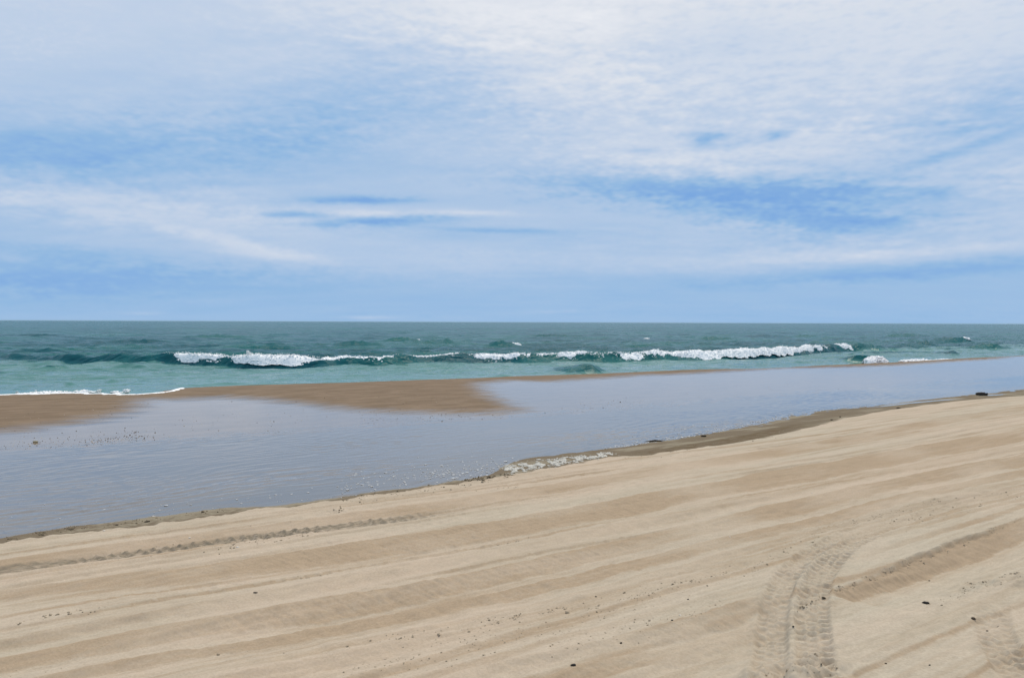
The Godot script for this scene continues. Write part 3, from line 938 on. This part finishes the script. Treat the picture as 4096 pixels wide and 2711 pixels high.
func make_surf() -> void:
	var fm := foam_mat()
	var segs := [
		[650, 1300, 0.70, 0.17, "ragged white breaking crest with a spray plume, beside a dark green wave face", 420],
		[1280, 1650, 0.4, 0.14, "thin white lip along the top of a smooth dark green wave face", 0],
		[1570, 1840, 0.42, 0.14, "short patch of white lip between two dark green wave faces", 0],
		[1750, 2300, 0.65, 0.18, "white breaking crest spilling down to a scalloped edge over dark green water", 160],
		[2190, 2800, 0.75, 0.2, "broad band of white water with a tumbling scalloped front", 160],
		[2690, 3330, 0.85, 0.2, "long white roller whose end drops to a green gap", 200],
		[3372, 3440, 0.6, 0.16, "small white tip of the breaker past the green gap", 40]]
	var k := 0.0
	for s in segs:
		var a := to_pq(on_level(s[0], interp(crest_px, crest_py, s[0]), 0.0)); var b := to_pq(on_level(s[1], interp(crest_px, crest_py, s[1]), 0.0))
		k += 13.7
		var body := foam_roll(a.x, b.x, s[2], s[3], k)
		var o := put(body, "wave_foam", fm)
		tag(o, s[4], "wave foam", "white water along the main breaker")
		var spots := []
		for i in s[5]:
			var p := rng.randf_range(a.x, b.x)
			var f := main_foot(p)
			var foot := f.x + 0.7 * nz.get_noise_2d(p * 0.11, 3.0) + 0.25 * nz.get_noise_2d(p * 0.4, 7.0)
			var up := absf(rng.randfn(0.0, 0.06))
			spots.append([from_pq(p, foot + rng.randf_range(0.3, 2.0), f.y * 1.02 + 0.15 + up), rng.randf_range(0.012, 0.04)])
		if s[0] == 650:
			var pl := to_pq(on_level(945, 1440, 0.0))
			for i in 260:
				var hh := pow(rng.randf(), 1.6)
				spots.append([from_pq(pl.x + rng.randfn(0.0, 0.16 * (1.2 - hh)) - 0.25 * hh, main_foot(pl.x).x + 1.3 + rng.randfn(0, 0.1), main_foot(pl.x).y + 0.15 + 0.42 * hh), rng.randf_range(0.012, 0.035)])
		if spots.size():
			put(droplets(spots, 1), "spray", fm, o).set_meta("kind", "stuff")
	# separate whitecaps and splashes: photo centre x, foot y, half length px, half width m, height px, label
	var caps := [
		[3530, 1452, 50, 0.8, 27, "rounded burst of white water breaking beside the bar edge", 1.3],
		[3690, 1446, 75, 0.7, 10, "low streak of white wash along the bar, next to a rounded burst", 1.0],
		[3800, 1441, 60, 0.5, 5, "thin pale wash at the far end of the bar", 1.0],
		[2052, 1386, 40, 0.8, 11, "small lone whitecap on open water behind the main breaker", 1.0],
		[3870, 1367, 26, 0.9, 7, "far whitecap on a green swell beyond the end of the bar", 1.0],
		[3740, 1383, 13, 0.7, 5, "tiny whitecap on a green swell inshore of a larger one", 1.0],
		[2597, 1356, 11, 0.9, 4, "tiny far white fleck of a crest beneath the open horizon", 1.0],
		[3253, 1346, 18, 0.9, 5, "faint far white crest on the blue offshore water", 1.0],
		[1676, 1362, 7, 0.6, 4, "tiny white tip on a dark swell behind the main breaker", 1.0],
		[180, 1573, 72, 0.3, 9, "small splash of white wash breaking at the foam-edged bar", 1.0],
		[332, 1569, 17, 0.2, 10, "little white splash beside a longer one near the foam-edged bar", 1.0],
		[505, 1563, 12, 0.15, 6, "little pale splash on the shallow water over the bar edge", 1.0]]
	for c in caps:
		var at := on_level(c[0], c[1], 0.05)
		var per := Vector2(at.x, at.z).length() / F
		var pq := to_pq(at)
		k += 5.1
		var o := put(foam_heap(c[2] * per / cos(CREST) * 1.05, c[3], c[4] * per, k, c[6]), "whitecap", fm)
		at = from_pq(pq.x, pq.y + c[3], 0.0)
		at.y = maxf(sea_h(pq.x, pq.y + c[3], 0.3, swells), -0.05) * 0.8
		o.position = at
		tag(o, c[5], "whitecap", "separate whitecaps and splashes")
		var spots := []
		for i in int(c[2] * 1.6):
			var a: float = rng.randf_range(-1.0, 1.0) * c[2] * per
			spots.append([Vector3(a * cc, c[4] * per * rng.randf_range(0.5, 1.12) * (1.0 - 0.6 * absf(a) / (c[2] * per)), -a * sc + rng.randfn(0, 0.15)), rng.randf_range(0.012, 0.035)])
		put(droplets(spots, 1), "spray", fm, o).set_meta("kind", "stuff")
	var lace := []
	var tintless := foam_tint()
	for l in [[1290, 1432, 2050, 1427, 4, 900], [1780, 1426, 2700, 1416, 5, 700], [2300, 1425, 3300, 1400, 4, 500], [60, 1566, 520, 1560, 6, 260], [700, 1432, 1300, 1424, 4, 200], [3560, 1452, 3900, 1438, 3, 260], [2900, 1477, 3180, 1473, 2, 120]]:
		for i in int(l[5]):
			var t := rng.randf()
			var x := lerpf(l[0], l[2], t); var y := lerpf(l[1], l[3], t) + rng.randfn(0, l[4] * 0.6)
			if nz.get_noise_2d(x * 0.01, y * 0.35) < 0.0: continue
			var w := on_level(x, y, 0.15)
			var q := to_pq(w)
			w.y = sea_h(q.x, q.y, 0.3, swells) + 0.01
			lace.append([w, 0.09 * exp(rng.randfn(0.0, 0.5)), rng.randf() * TAU, Color(0.85, 0.87, 0.87)])
	spread("foam_streaks", scatter_mesh(1), tintless, lace, "thin streaks of spent foam trailing around the breakers", "foam")
	# the thin line of foam where the last wave ran up the bar
	var pts := [[-120, 1591], [0, 1588], [202, 1580], [346, 1581], [450, 1584], [548, 1586], [610, 1581], [663, 1576], [700, 1567], [728, 1559]]
	var l := []
	for q in pts: l.append(on_level(q[0], q[1], WL + 0.11))
	var n := 420; var m := 7
	var pos := PackedVector3Array(); pos.resize(n * m)
	for i in n:
		var t := i / float(n - 1) * (l.size() - 1)
		var a := mini(int(t), l.size() - 2)
		var c: Vector3 = l[a].lerp(l[a + 1], t - a)
		var dir: Vector3 = (l[a + 1] - l[a]).normalized()
		var side := Vector3(dir.z, 0, -dir.x)
		var wd := 0.14 + 0.16 * absf(nz.get_noise_2d(i * 0.06, 77.0)) + 0.06 * nz.get_noise_2d(i * 0.3, 78.0)
		c += side * 0.2 * nz.get_noise_2d(i * 0.03, 79.0)
		for j in m:
			var b := (j / float(m - 1) - 0.5) * 2.0
			var uvp := to_uv(c + side * b * wd)
			var g := bar_base(uvp.x, uvp.y) + 0.10 * sst(0.2, 1.0, drained_at(uvp.x, uvp.y))
			pos[i * m + j] = Vector3(c.x + side.x * b * wd, maxf(g, 0.03) - 0.02 + 0.05 * sqrt(maxf(0.0, 1.0 - b * b)), c.z + side.z * b * wd)
	var o2 := put(smooth_grid(n, m, pos), "swash_foam", fm)
	tag(o2, "thin white line of foam where the wash ends on brown bar", "foam")

var crest_px := PackedFloat32Array()
var crest_py := PackedFloat32Array()

# ---------------------------------------------------------------- small things
func lump_mesh(seed_: float, sx: float, sy: float, sz: float, rough: float) -> ArrayMesh:
	# an uneven pebble, about 100 faces, its base at the origin
	var n := 10; var m := 7
	var pos := PackedVector3Array(); pos.resize(n * m)
	for i in n:
		var a := i / float(n - 1) * TAU
		for j in m:
			var b := (j / float(m - 1) - 0.5) * PI
			var d := Vector3(cos(a) * cos(b), sin(b), sin(a) * cos(b))
			var r := 1.0 + rough * nz.get_noise_3d(d.x * 1.3 + seed_, d.y * 1.3, d.z * 1.3) + 0.4 * rough * nz.get_noise_3d(d.x * 3.0, d.y * 3.0 + seed_, d.z * 3.0)
			pos[i * m + j] = Vector3(d.x * sx * r, (d.y * r + 0.75) * sy, d.z * sz * r)
	var st := SurfaceTool.new()
	st.begin(Mesh.PRIMITIVE_TRIANGLES)
	for i in n - 1:
		for j in m - 1:
			var a := pos[i * m + j]; var b := pos[i * m + j + 1]; var c := pos[(i + 1) * m + j]; var e := pos[(i + 1) * m + j + 1]
			for q in [a, b, c, b, e, c]: st.add_vertex(q)
	st.index()
	st.generate_normals()
	return st.commit()

func plain(c: Color, rough := 0.9, spec := 0.3) -> StandardMaterial3D:
	var m := StandardMaterial3D.new()
	m.albedo_color = c.linear_to_srgb()
	m.roughness = rough
	m.metallic_specular = spec
	return m

func small_things() -> void:
	var dark := plain(Color(0.025, 0.022, 0.02), 0.7)
	var brown := plain(Color(0.06, 0.045, 0.03), 0.85)
	var shell := plain(Color(0.68, 0.63, 0.56), 0.6)
	# [photo x, y, width px, kind, label]
	var list := [
		[2293, 2641, 19, "stone", "black oval stone alone on a smooth tan rut wall"],
		[2689, 2487, 9, "stone", "small dark stone on pale sand above a smooth tan rut"],
		[2485, 2562, 10, "stone", "small brown stone at the foot of a crumbly sand lane"],
		[2384, 2368, 8, "stone", "small dark stone in a strip of scattered sand crumbs"],
		[3705, 2384, 21, "stone", "dark jagged stone in the hollow below the sand scarp"],
		[3896, 2476, 15, "stone", "dark stone beside the tyre track that stands apart from the pair"],
		[3996, 2498, 8, "stone", "small dark stone lying in the single tyre track"],
		[3951, 2516, 7, "stone", "tiny dark stone at the edge of the single tyre track"],
		[3296, 2381, 12, "stone", "dark stone between ridges of the tyre track by the scarp end"],
		[2753, 2395, 8, "stone", "small dark stone on crumbly sand before the twin tyre tracks"],
		[3174, 2494, 9, "stone", "dark sliver of stone between the twin tyre tracks"],
		[3545, 2640, 8, "stone", "tiny dark stone on the smooth sand between twin and single tracks"],
		[3720, 2265, 7, "stone", "small dark stone just below the crumbling sand scarp"],
		[3720, 2660, 7, "stone", "tiny dark stone on the wind-marked sand before the single track"],
		[588, 2086, 15, "seaweed_clump", "dark clump of seaweed on damp sand at the channel edge"],
		[464, 2100, 10, "seaweed_clump", "small dark clump of seaweed beside a larger one at the channel edge"],
		[1020, 2371, 17, "mussel_shell", "dark open mussel shell on pale sand between ruts"],
		[2815, 1746, 18, "seaweed_clump", "dark seaweed clump at the foam line of the damp strip"],
		[3596, 1632, 14, "seaweed_clump", "small dark seaweed clump at the tip of a long puddle"],
		[3328, 1680, 9, "stone", "tiny dark stone on the grey damp strip"],
		[3362, 1668, 8, "stone", "tiny dark stone on the grey damp strip, nearer the puddle"],
		[2721, 2459, 10, "shell", "white shell on the sand beside a small dark stone"],
		[949, 2180, 13, "shell", "white shell on the pale ridge beside the dark tread marks"],
		[757, 2147, 11, "shell", "white shell on the tan bank above the dark tread marks"],
		[612, 2066, 10, "shell", "pale shell on the dark damp edge of the channel"],
		[415, 2120, 9, "shell", "white shell on pale sand close to the damp channel edge"],
		[2920, 2134, 8, "shell", "small white shell on a smooth rut wall"],
		[3250, 1960, 7, "shell", "small white shell on the wide pale band of sand"]]
	var n := 0
	for s in list:
		n += 1
		var at := on_sand(s[0], s[1])
		at.y = sand_at(at)
		var per := (at - Vector3(0, EYE, 0)).length() / F
		var r: float = s[2] * per * 0.5
		var o: MeshInstance3D
		match s[3]:
			"stone": o = put(lump_mesh(n * 7.3, r, r * 0.45, r * 0.8, 0.5), "stone", dark if n % 3 else brown)
			"seaweed_clump": o = put(lump_mesh(n * 7.3, r, r * 0.3, r * 0.9, 1.1), "seaweed_clump", brown)
			"mussel_shell": o = put(lump_mesh(n * 7.3, r, r * 0.22, r * 0.5, 0.3), "mussel_shell", dark)
			_: o = put(lump_mesh(n * 7.3, r, r * 0.3, r * 0.7, 0.25), "shell", shell)
		o.position = at - Vector3(0, r * 0.04, 0)
		o.rotation.y = rng.randf_range(-0.6, 0.6)
		var cat: String = {"stone": "stone", "seaweed_clump": "seaweed", "mussel_shell": "shell", "shell": "shell"}[s[3]]
		tag(o, s[4], cat, {"stone": "dark stones on the sand", "seaweed_clump": "seaweed along the channel edge", "mussel_shell": "shells on the sand", "shell": "shells on the sand"}[s[3]])
	# driftwood on the far damp strip
	var dp := on_sand(3927, 1580)
	var d := Node3D.new()
	d.name = "driftwood"
	add_child(d)
	d.position = Vector3(dp.x, sand_at(dp), dp.z)
	tag(d, "short dark driftwood log on the damp strip beside a puddle", "driftwood")
	var log_ := lump_mesh(91.0, 0.34, 0.085, 0.11, 0.35)
	put(log_, "log", dark, d).rotation.y = 0.1
	var stub := put(lump_mesh(17.0, 0.16, 0.06, 0.06, 0.4), "branch_stub", dark, d)
	stub.position = Vector3(0.22, 0.02, 0.1); stub.rotation.y = 0.7
	# thin stick lying in the channel's edge
	var sp := on_level(2622, 1766, WL)
	var stick := put(lump_mesh(53.0, 0.30, 0.03, 0.035, 0.7), "stick", brown)
	stick.position = Vector3(sp.x, WL - 0.005, sp.z)
	stick.rotation.y = 0.25
	tag(stick, "thin dark stick in the foam at the channel's edge", "stick")
	var bp := on_level(141, 1766, WL + 0.03)
	var pale := put(lump_mesh(23.0, 0.09, 0.03, 0.035, 0.4), "wood_chip", plain(Color(0.42, 0.36, 0.22)))
	bp.y = bar_base(to_uv(bp).x, to_uv(bp).y)
	pale.position = bp
	tag(pale, "pale yellowish wood chip lying among shells on the wet bar", "wood chip")

func scatter_mesh(kind: int) -> ArrayMesh:
	if kind == 0: return lump_mesh(5.0, 1.0, 0.6, 0.8, 0.8)
	return lump_mesh(15.0, 1.0, 0.16, 0.7, 0.6)

func spread(called: String, mesh: Mesh, mat: Material, places: Array, label: String, cat: String) -> void:
	# places: [position, size, turn, colour]
	var mm := MultiMesh.new()
	mm.transform_format = MultiMesh.TRANSFORM_3D
	mm.use_colors = true
	mm.mesh = mesh
	mm.instance_count = places.size()
	for i in places.size():
		var s: float = places[i][1]
		mm.set_instance_transform(i, Transform3D(Basis(Vector3.UP, places[i][2]).scaled(Vector3(s, s, s)), places[i][0]))
		mm.set_instance_color(i, places[i][3])
	var o := MultiMeshInstance3D.new()
	o.name = numbered(called)
	o.multimesh = mm
	o.material_override = mat
	add_child(o, true)
	tag(o, label, cat, "", "stuff")

func scatter() -> void:
	var tint := StandardMaterial3D.new()
	tint.resource_name = "scattered bits"
	tint.vertex_color_use_as_albedo = true
	tint.roughness = 0.95
	tint.metallic_specular = 0.2
	# crumbs of crusted sand thrown up along the wheel lanes: [x0,y0,x1,y1 px, spread px, count, size]
	var pl := []
	var lanes := [
		[1366, 2700, 2800, 2330, 60, 700, 0.014], [1366, 2560, 2000, 2470, 22, 150, 0.014], [1950, 2470, 2250, 2410, 10, 200, 0.016], [2250, 2440, 3000, 2260, 26, 420, 0.014],
		[2200, 2600, 2900, 2420, 40, 320, 0.012], [3000, 2260, 3300, 2120, 30, 260, 0.014], [3410, 2068, 3760, 1990, 12, 240, 0.018], [3560, 2080, 4096, 1960, 30, 260, 0.018],
		[3340, 2355, 4096, 2064, 5, 500, 0.014], [3700, 2420, 3960, 2300, 24, 160, 0.012], [3850, 2330, 4096, 2290, 26, 220, 0.016], [3050, 2700, 3350, 2640, 40, 220, 0.016], [3180, 2440, 3320, 2370, 10, 40, 0.02],
		[1366, 2030, 2000, 1915, 16, 260, 0.02], [1880, 1925, 2060, 1900, 9, 120, 0.03], [1850, 1970, 2080, 1945, 6, 70, 0.02], [60, 2490, 420, 2430, 9, 60, 0.02], [1950, 2178, 2200, 2118, 7, 60, 0.02],
		[100, 2140, 330, 2105, 7, 130, 0.022], [330, 2240, 1366, 2080, 22, 260, 0.014], [2500, 1840, 3200, 1720, 14, 260, 0.022], [0, 2650, 1366, 2600, 60, 90, 0.010], [1190, 2300, 1330, 2282, 6, 30, 0.02]]
	for l in lanes:
		for i in int(l[5] * 0.9):
			var t := rng.randf()
			var x := lerpf(l[0], l[2], t) + rng.randfn(0, 6.0)
			var y := lerpf(l[1], l[3], t) + rng.randfn(0, l[4] * 0.6)
			if nz.get_noise_2d(x * 0.012, y * 0.04) < -0.12 + 0.4 * (rng.randf() - 0.5): continue
			var p := on_sand(x, y)
			p.y = sand_at(p) - 0.003
			var s: float = l[6] * 0.36 * exp(rng.randfn(0.0, 0.4))
			var c := Color(0.42, 0.345, 0.25).lerp(Color(0.22, 0.18, 0.13), rng.randf() * rng.randf())
			pl.append([p, s, rng.randf() * TAU, c])
	for l in [[0, 2160, 330, 2108, 6, 260, 0.022], [330, 2108, 900, 2038, 7, 160, 0.016], [1860, 1922, 2060, 1899, 6, 420, 0.026], [1366, 1998, 1860, 1930, 9, 260, 0.016], [1340, 2046, 1372, 2038, 6, 60, 0.016], [850, 2190, 1366, 2105, 14, 320, 0.012]]:
		for i in int(l[5]):
			var t := rng.randf()
			var x := lerpf(l[0], l[2], t) + rng.randfn(0, 6.0)
			var y := lerpf(l[1], l[3], t) + rng.randfn(0, l[4] * 0.6)
			if nz.get_noise_2d(x * 0.02, y * 0.03 + 90.0) < -0.05: continue
			var p := on_sand(x, y)
			p.y = sand_at(p) - 0.004
			pl.append([p, l[6] * 0.5 * exp(rng.randfn(0.0, 0.4)), rng.randf() * TAU, Color(0.13, 0.10, 0.065).lerp(Color(0.27, 0.22, 0.15), rng.randf())])
	spread("sand_crumbs", scatter_mesh(0), tint, pl, "crumbs of crusted sand strewn along the wheel ruts", "sand crumbs")
	# shell grit on the bar
	pl = []
	var beds := [[0, 1780, 560, 1740, 26, 420], [330, 1765, 620, 1735, 14, 260], [0, 1700, 600, 1640, 40, 120], [700, 1700, 1366, 1660, 30, 160], [1450, 1665, 2000, 1670, 18, 420], [1600, 1630, 1900, 1590, 26, 150], [1950, 1650, 2450, 1640, 22, 160], [2300, 1610, 2560, 1600, 14, 90], [800, 1620, 1700, 1570, 22, 110], [2700, 1560, 4000, 1500, 25, 70]]
	for l in beds:
		for i in int(l[5] * 0.55):
			var t := rng.randf()
			var x := lerpf(l[0], l[2], t) + rng.randfn(0, 25.0)
			var y := lerpf(l[1], l[3], t) + rng.randfn(0, l[4] * 0.7)
			var p := on_level(x, y, WL + 0.06)
			var q := to_uv(p)
			if q.y < interp(C[0], C[1], q.x) + 0.3 or q.y > interp(E[0], E[1], q.x) - 0.4: continue
			p.y = bar_base(q.x, q.y) + 0.10 * sst(0.2, 1.0, drained_at(q.x, q.y)) - 0.004
			var c := Color(0.11, 0.08, 0.06) if rng.randf() < 0.65 else Color(0.62, 0.56, 0.48)
			pl.append([p, 0.010 * exp(rng.randfn(0.0, 0.3)), rng.randf() * TAU, c])
	spread("shell_grit", scatter_mesh(0), tint, pl, "dark and pale shell grit strewn over the wet bar", "shell grit")
	# flecks of foam on the channel
	pl = []
	var foam := [[1366, 1945, 2100, 1850, 40, 420, 0.045], [1700, 1900, 2150, 1860, 22, 420, 0.05], [600, 2040, 1400, 1960, 20, 70, 0.035], [0, 2060, 700, 1990, 50, 40, 0.03], [1366, 1900, 2000, 1850, 40, 120, 0.035],
		[2420, 1797, 2732, 1748, 8, 520, 0.04], [2732, 1750, 3200, 1655, 7, 800, 0.045], [3200, 1655, 3480, 1622, 3, 160, 0.05], [2400, 1780, 2900, 1690, 20, 160, 0.04]]
	for l in foam:
		for i in int(l[5] * 0.65):
			var t := rng.randf()
			var x := lerpf(l[0], l[2], t) + rng.randfn(0, 10.0)
			var y := lerpf(l[1], l[3], t) + rng.randfn(0, l[4] * 0.6)
			var p := on_level(x, y, WL)
			var q := to_uv(p)
			if q.y < interp(S[0], S[1], q.x) - 0.05: continue
			pl.append([p + Vector3(0, 0.001, 0), l[6] * 0.4 * exp(rng.randfn(0.0, 0.45)), rng.randf() * TAU, Color(0.55, 0.56, 0.56)])
	# foam left in the little inlet
	for i in 2800:
		var t := rng.randf()
		var x := lerpf(2020, 2440, t) + rng.randfn(0, 12.0)
		var y := lerpf(1878, 1816, t) + rng.randfn(0, lerpf(9.0, 4.0, t))
		if nz.get_noise_2d(x * 0.02, y * 0.06) < -0.25: continue
		var p := on_sand(x, y)
		p.y = maxf(sand_at(p), WL) + 0.001
		pl.append([p, 0.02 * exp(rng.randfn(0.0, 0.5)), rng.randf() * TAU, Color(0.56, 0.54, 0.48)])
	spread("foam_flecks", scatter_mesh(1), tint, pl, "white flecks of foam floating along the edge of the channel", "foam")

func puddle() -> void:
	var mat := StandardMaterial3D.new()
	mat.resource_name = "puddle water"
	mat.transparency = BaseMaterial3D.TRANSPARENCY_ALPHA
	mat.albedo_color = Color(Color(0.17, 0.18, 0.17).linear_to_srgb(), 0.4)
	mat.roughness = 0.05
	for w in [[[[3486, 1632], [3560, 1622], [3660, 1611], [3760, 1602], [3860, 1595]], 3.5, "long thin puddle shining on the damp strip"], [[[3905, 1584], [3940, 1582], [3990, 1580], [4030, 1577]], 3.0, "short thin puddle beside the driftwood log"]]:
		var st := SurfaceTool.new()
		var up := []; var dn := []
		for i in 40:
			var t: float = i / 39.0 * (w[0].size() - 1)
			var a := mini(int(t), w[0].size() - 2)
			var x := lerpf(w[0][a][0], w[0][a + 1][0], t - a); var y := lerpf(w[0][a][1], w[0][a + 1][1], t - a)
			var k: float = w[1] * sin(PI * clampf(i / 39.0, 0.02, 0.98)) * (0.9 + 0.4 * nz.get_noise_2d(i * 0.2, 5.0))
			var c := on_sand(x, y); c.y = sand_at(c)
			var p0 := on_level(x, y - k, c.y); var p1 := on_level(x, y + k, c.y)
			up.append(p0); dn.append(p1)
		var level := -1.0
		for i in 40: level = maxf(level, maxf(sand_at(up[i]), sand_at(dn[i])))
		st.begin(Mesh.PRIMITIVE_TRIANGLES)
		st.set_normal(Vector3.UP)
		for i in 39:
			for q in [up[i], up[i + 1], dn[i], dn[i], up[i + 1], dn[i + 1]]:
				var z: Vector3 = q
				z.y = sand_at(z) + 0.012
				st.add_vertex(z)
		var o := put(st.commit(), "puddle", mat)
		tag(o, w[2], "puddle", "", "structure")

# ---------------------------------------------------------------- scene
func _ready() -> void:
	setup_noise()
	cam = Camera3D.new()
	cam.name = "camera"
	cam.position = Vector3(0, EYE, 0)
	cam.rotation_order = EULER_ORDER_YXZ
	cam.rotation = Vector3(-atan(67.0 / F), 0, deg_to_rad(0.21))
	cam.fov = rad_to_deg(2.0 * atan(1355.5 / F))
	cam.near = 0.1
	cam.far = 60000.0
	add_child(cam)
	var env := Environment.new()
	env.background_mode = Environment.BG_SKY
	env.sky = make_sky()
	env.ambient_light_source = Environment.AMBIENT_SOURCE_SKY
	env.tonemap_mode = Environment.TONE_MAPPER_LINEAR
	env.background_energy_multiplier = 0.66
	env.tonemap_exposure = 1.52
	env.sdfgi_enabled = true
	env.ssao_enabled = true
	env.ssil_enabled = true
	var we := WorldEnvironment.new()
	we.name = "environment"
	we.environment = env
	add_child(we)
	var sun := DirectionalLight3D.new()
	sun.name = "sun"
	sun.light_energy = 0.5
	sun.light_color = Color(1.0, 0.945, 0.86)
	sun.light_angular_distance = 40.0
	sun.shadow_enabled = true
	sun.rotation = Vector3(deg_to_rad(-66.0), deg_to_rad(180.0 - 30.0), 0)
	add_child(sun)
	print("sky done ", Time.get_ticks_msec())

	# lines of the place, read off the photograph on their own levels
	S = line_uv([[-600, 2255], [0, 2152], [173, 2125], [317, 2102], [577, 2073], [865, 2035], [1153, 2018], [1366, 1989], [1539, 1964], [1735, 1938], [1856, 1918], [1948, 1900], [2005, 1872], [2058, 1846], [2116, 1831], [2346, 1805], [2519, 1782], [2732, 1752], [2962, 1712], [3193, 1661], [3308, 1640], [3481, 1626], [3711, 1597], [4096, 1557], [4400, 1528]], WL)
	W = line_uv([[-600, 2276], [0, 2172], [173, 2150], [317, 2132], [577, 2101], [865, 2060], [1000, 2040], [1153, 2027], [1366, 1999], [1539, 1974], [1735, 1949], [1856, 1933], [1948, 1920], [2058, 1897], [2116, 1886], [2289, 1857], [2421, 1832], [2577, 1822], [2732, 1799], [2962, 1770], [3135, 1735], [3411, 1666], [3596, 1635], [3768, 1612], [3999, 1591], [4096, 1586], [4400, 1558]], WL + 0.05)
	C = line_uv([[-600, 1840], [0, 1807], [231, 1797], [692, 1765], [1366, 1722], [1770, 1690], [2000, 1678], [2289, 1658], [2700, 1625], [3300, 1570], [4096, 1505], [4500, 1480]], WL)
	E = line_uv([[-600, 1612], [0, 1587], [202, 1579], [346, 1580], [548, 1585], [663, 1575], [726, 1559], [923, 1549], [1366, 1536], [1654, 1526], [1943, 1516], [2029, 1511], [2404, 1499], [2732, 1484], [3049, 1476], [3239, 1468], [3578, 1453], [3884, 1435], [4096, 1424], [4500, 1402]], WL + 0.11)
	var crest := [[-300, 1432, 0.3], [150, 1447, 0.5], [400, 1452, 0.62], [650, 1452, 0.66], [865, 1460, 0.78], [1100, 1464, 0.72], [1300, 1464, 0.66], [1500, 1462, 0.68], [1700, 1456, 0.6], [1900, 1450, 0.66], [2100, 1450, 0.7], [2400, 1447, 0.72], [2700, 1440, 0.7], [2840, 1437, 0.72], [3100, 1424, 0.78], [3300, 1413, 0.85], [3370, 1407, 0.9], [3440, 1402, 0.65], [3600, 1394, 0.3], [3900, 1380, 0.1]]
	for c in crest:
		var q := to_pq(on_level(c[0], c[1], 0.0))
		crest_x.append(q.x); crest_d.append(q.y); crest_a.append(c[2])
		crest_px.append(c[0]); crest_py.append(c[1])
	# other swells: photo x, foot y, half length px, height m, front m
	for s in [[2392, 1498, 105, 0.72, 1.5], [2330, 1503, 40, 0.2, 0.8], [3480, 1447, 75, 0.75, 1.1], [2010, 1389, 80, 0.75, 1.6], [1640, 1367, 90, 0.75, 1.8], [1760, 1374, 130, 0.5, 1.6], [1060, 1395, 130, 0.6, 1.6], [880, 1389, 110, 0.45, 1.6], [1430, 1387, 120, 0.5, 1.5],
		[560, 1376, 140, 0.5, 1.8], [300, 1402, 70, 0.4, 1.4], [130, 1412, 90, 0.4, 1.4], [3860, 1369, 90, 0.9, 1.9], [3735, 1386, 60, 0.75, 1.5], [3560, 1402, 130, 0.5, 1.4], [4020, 1400, 110, 0.55, 1.5], [3850, 1420, 40, 0.4, 1.0], [2880, 1356, 110, 0.6, 2.0], [3090, 1350, 120, 0.5, 2.0],
		[270, 1537, 26, 0.16, 0.6], [450, 1523, 26, 0.22, 0.6], [2030, 1509, 40, 0.2, 0.7], [250, 1475, 150, 0.25, 1.2], [560, 1466, 120, 0.25, 1.2], [900, 1350, 160, 0.5, 2.2], [150, 1345, 160, 0.5, 2.2], [2250, 1345, 160, 0.5, 2.2], [3250, 1348, 90, 0.6, 2.0], [3650, 1345, 160, 0.5, 2.2]]:
		var at := on_level(s[0], s[1], 0.0)
		var per := Vector2(at.x, at.z).length() / F
		var q := to_pq(at)
		swells.append([q.x, q.y, s[2] * per, s[3] * (1.3 if s[1] < 1420 else 1.0), s[4], rng.randf_range(-0.5, 0.5)])

	# grain of the sand
	var sand := StandardMaterial3D.new()
	sand.resource_name = "beach sand"
	sand.vertex_color_use_as_albedo = true
	sand.roughness = 0.97
	sand.metallic_specular = 0.15
	sand.uv1_triplanar = true
	sand.uv1_world_triplanar = true
	sand.uv1_scale = Vector3(0.6, 0.6, 0.6)
	var gn := FastNoiseLite.new()
	gn.noise_type = FastNoiseLite.TYPE_SIMPLEX; gn.frequency = 0.03; gn.fractal_octaves = 5; gn.fractal_gain = 0.65; gn.seed = 5
	var gt := NoiseTexture2D.new()
	gt.width = 1024; gt.height = 1024; gt.seamless = true; gt.noise = gn
	var ramp := Gradient.new()
	ramp.set_color(0, Color(0.90, 0.893, 0.88)); ramp.set_color(1, Color(1, 1, 1))
	gt.color_ramp = ramp
	sand.albedo_texture = gt
	var ht := NoiseTexture2D.new()
	ht.width = 1024; ht.height = 1024; ht.seamless = true; ht.noise = gn
	sand.heightmap_enabled = true
	sand.heightmap_texture = ht
	sand.heightmap_scale = 0.5

	make_beach(sand)
	print("beach done ", Time.get_ticks_msec())
	make_bar()
	print("bar done ", Time.get_ticks_msec())
	make_channel()
	make_sea()
	print("sea done ", Time.get_ticks_msec())
	make_surf()
	puddle()
	small_things()
	scatter()
	print("all done ", Time.get_ticks_msec())
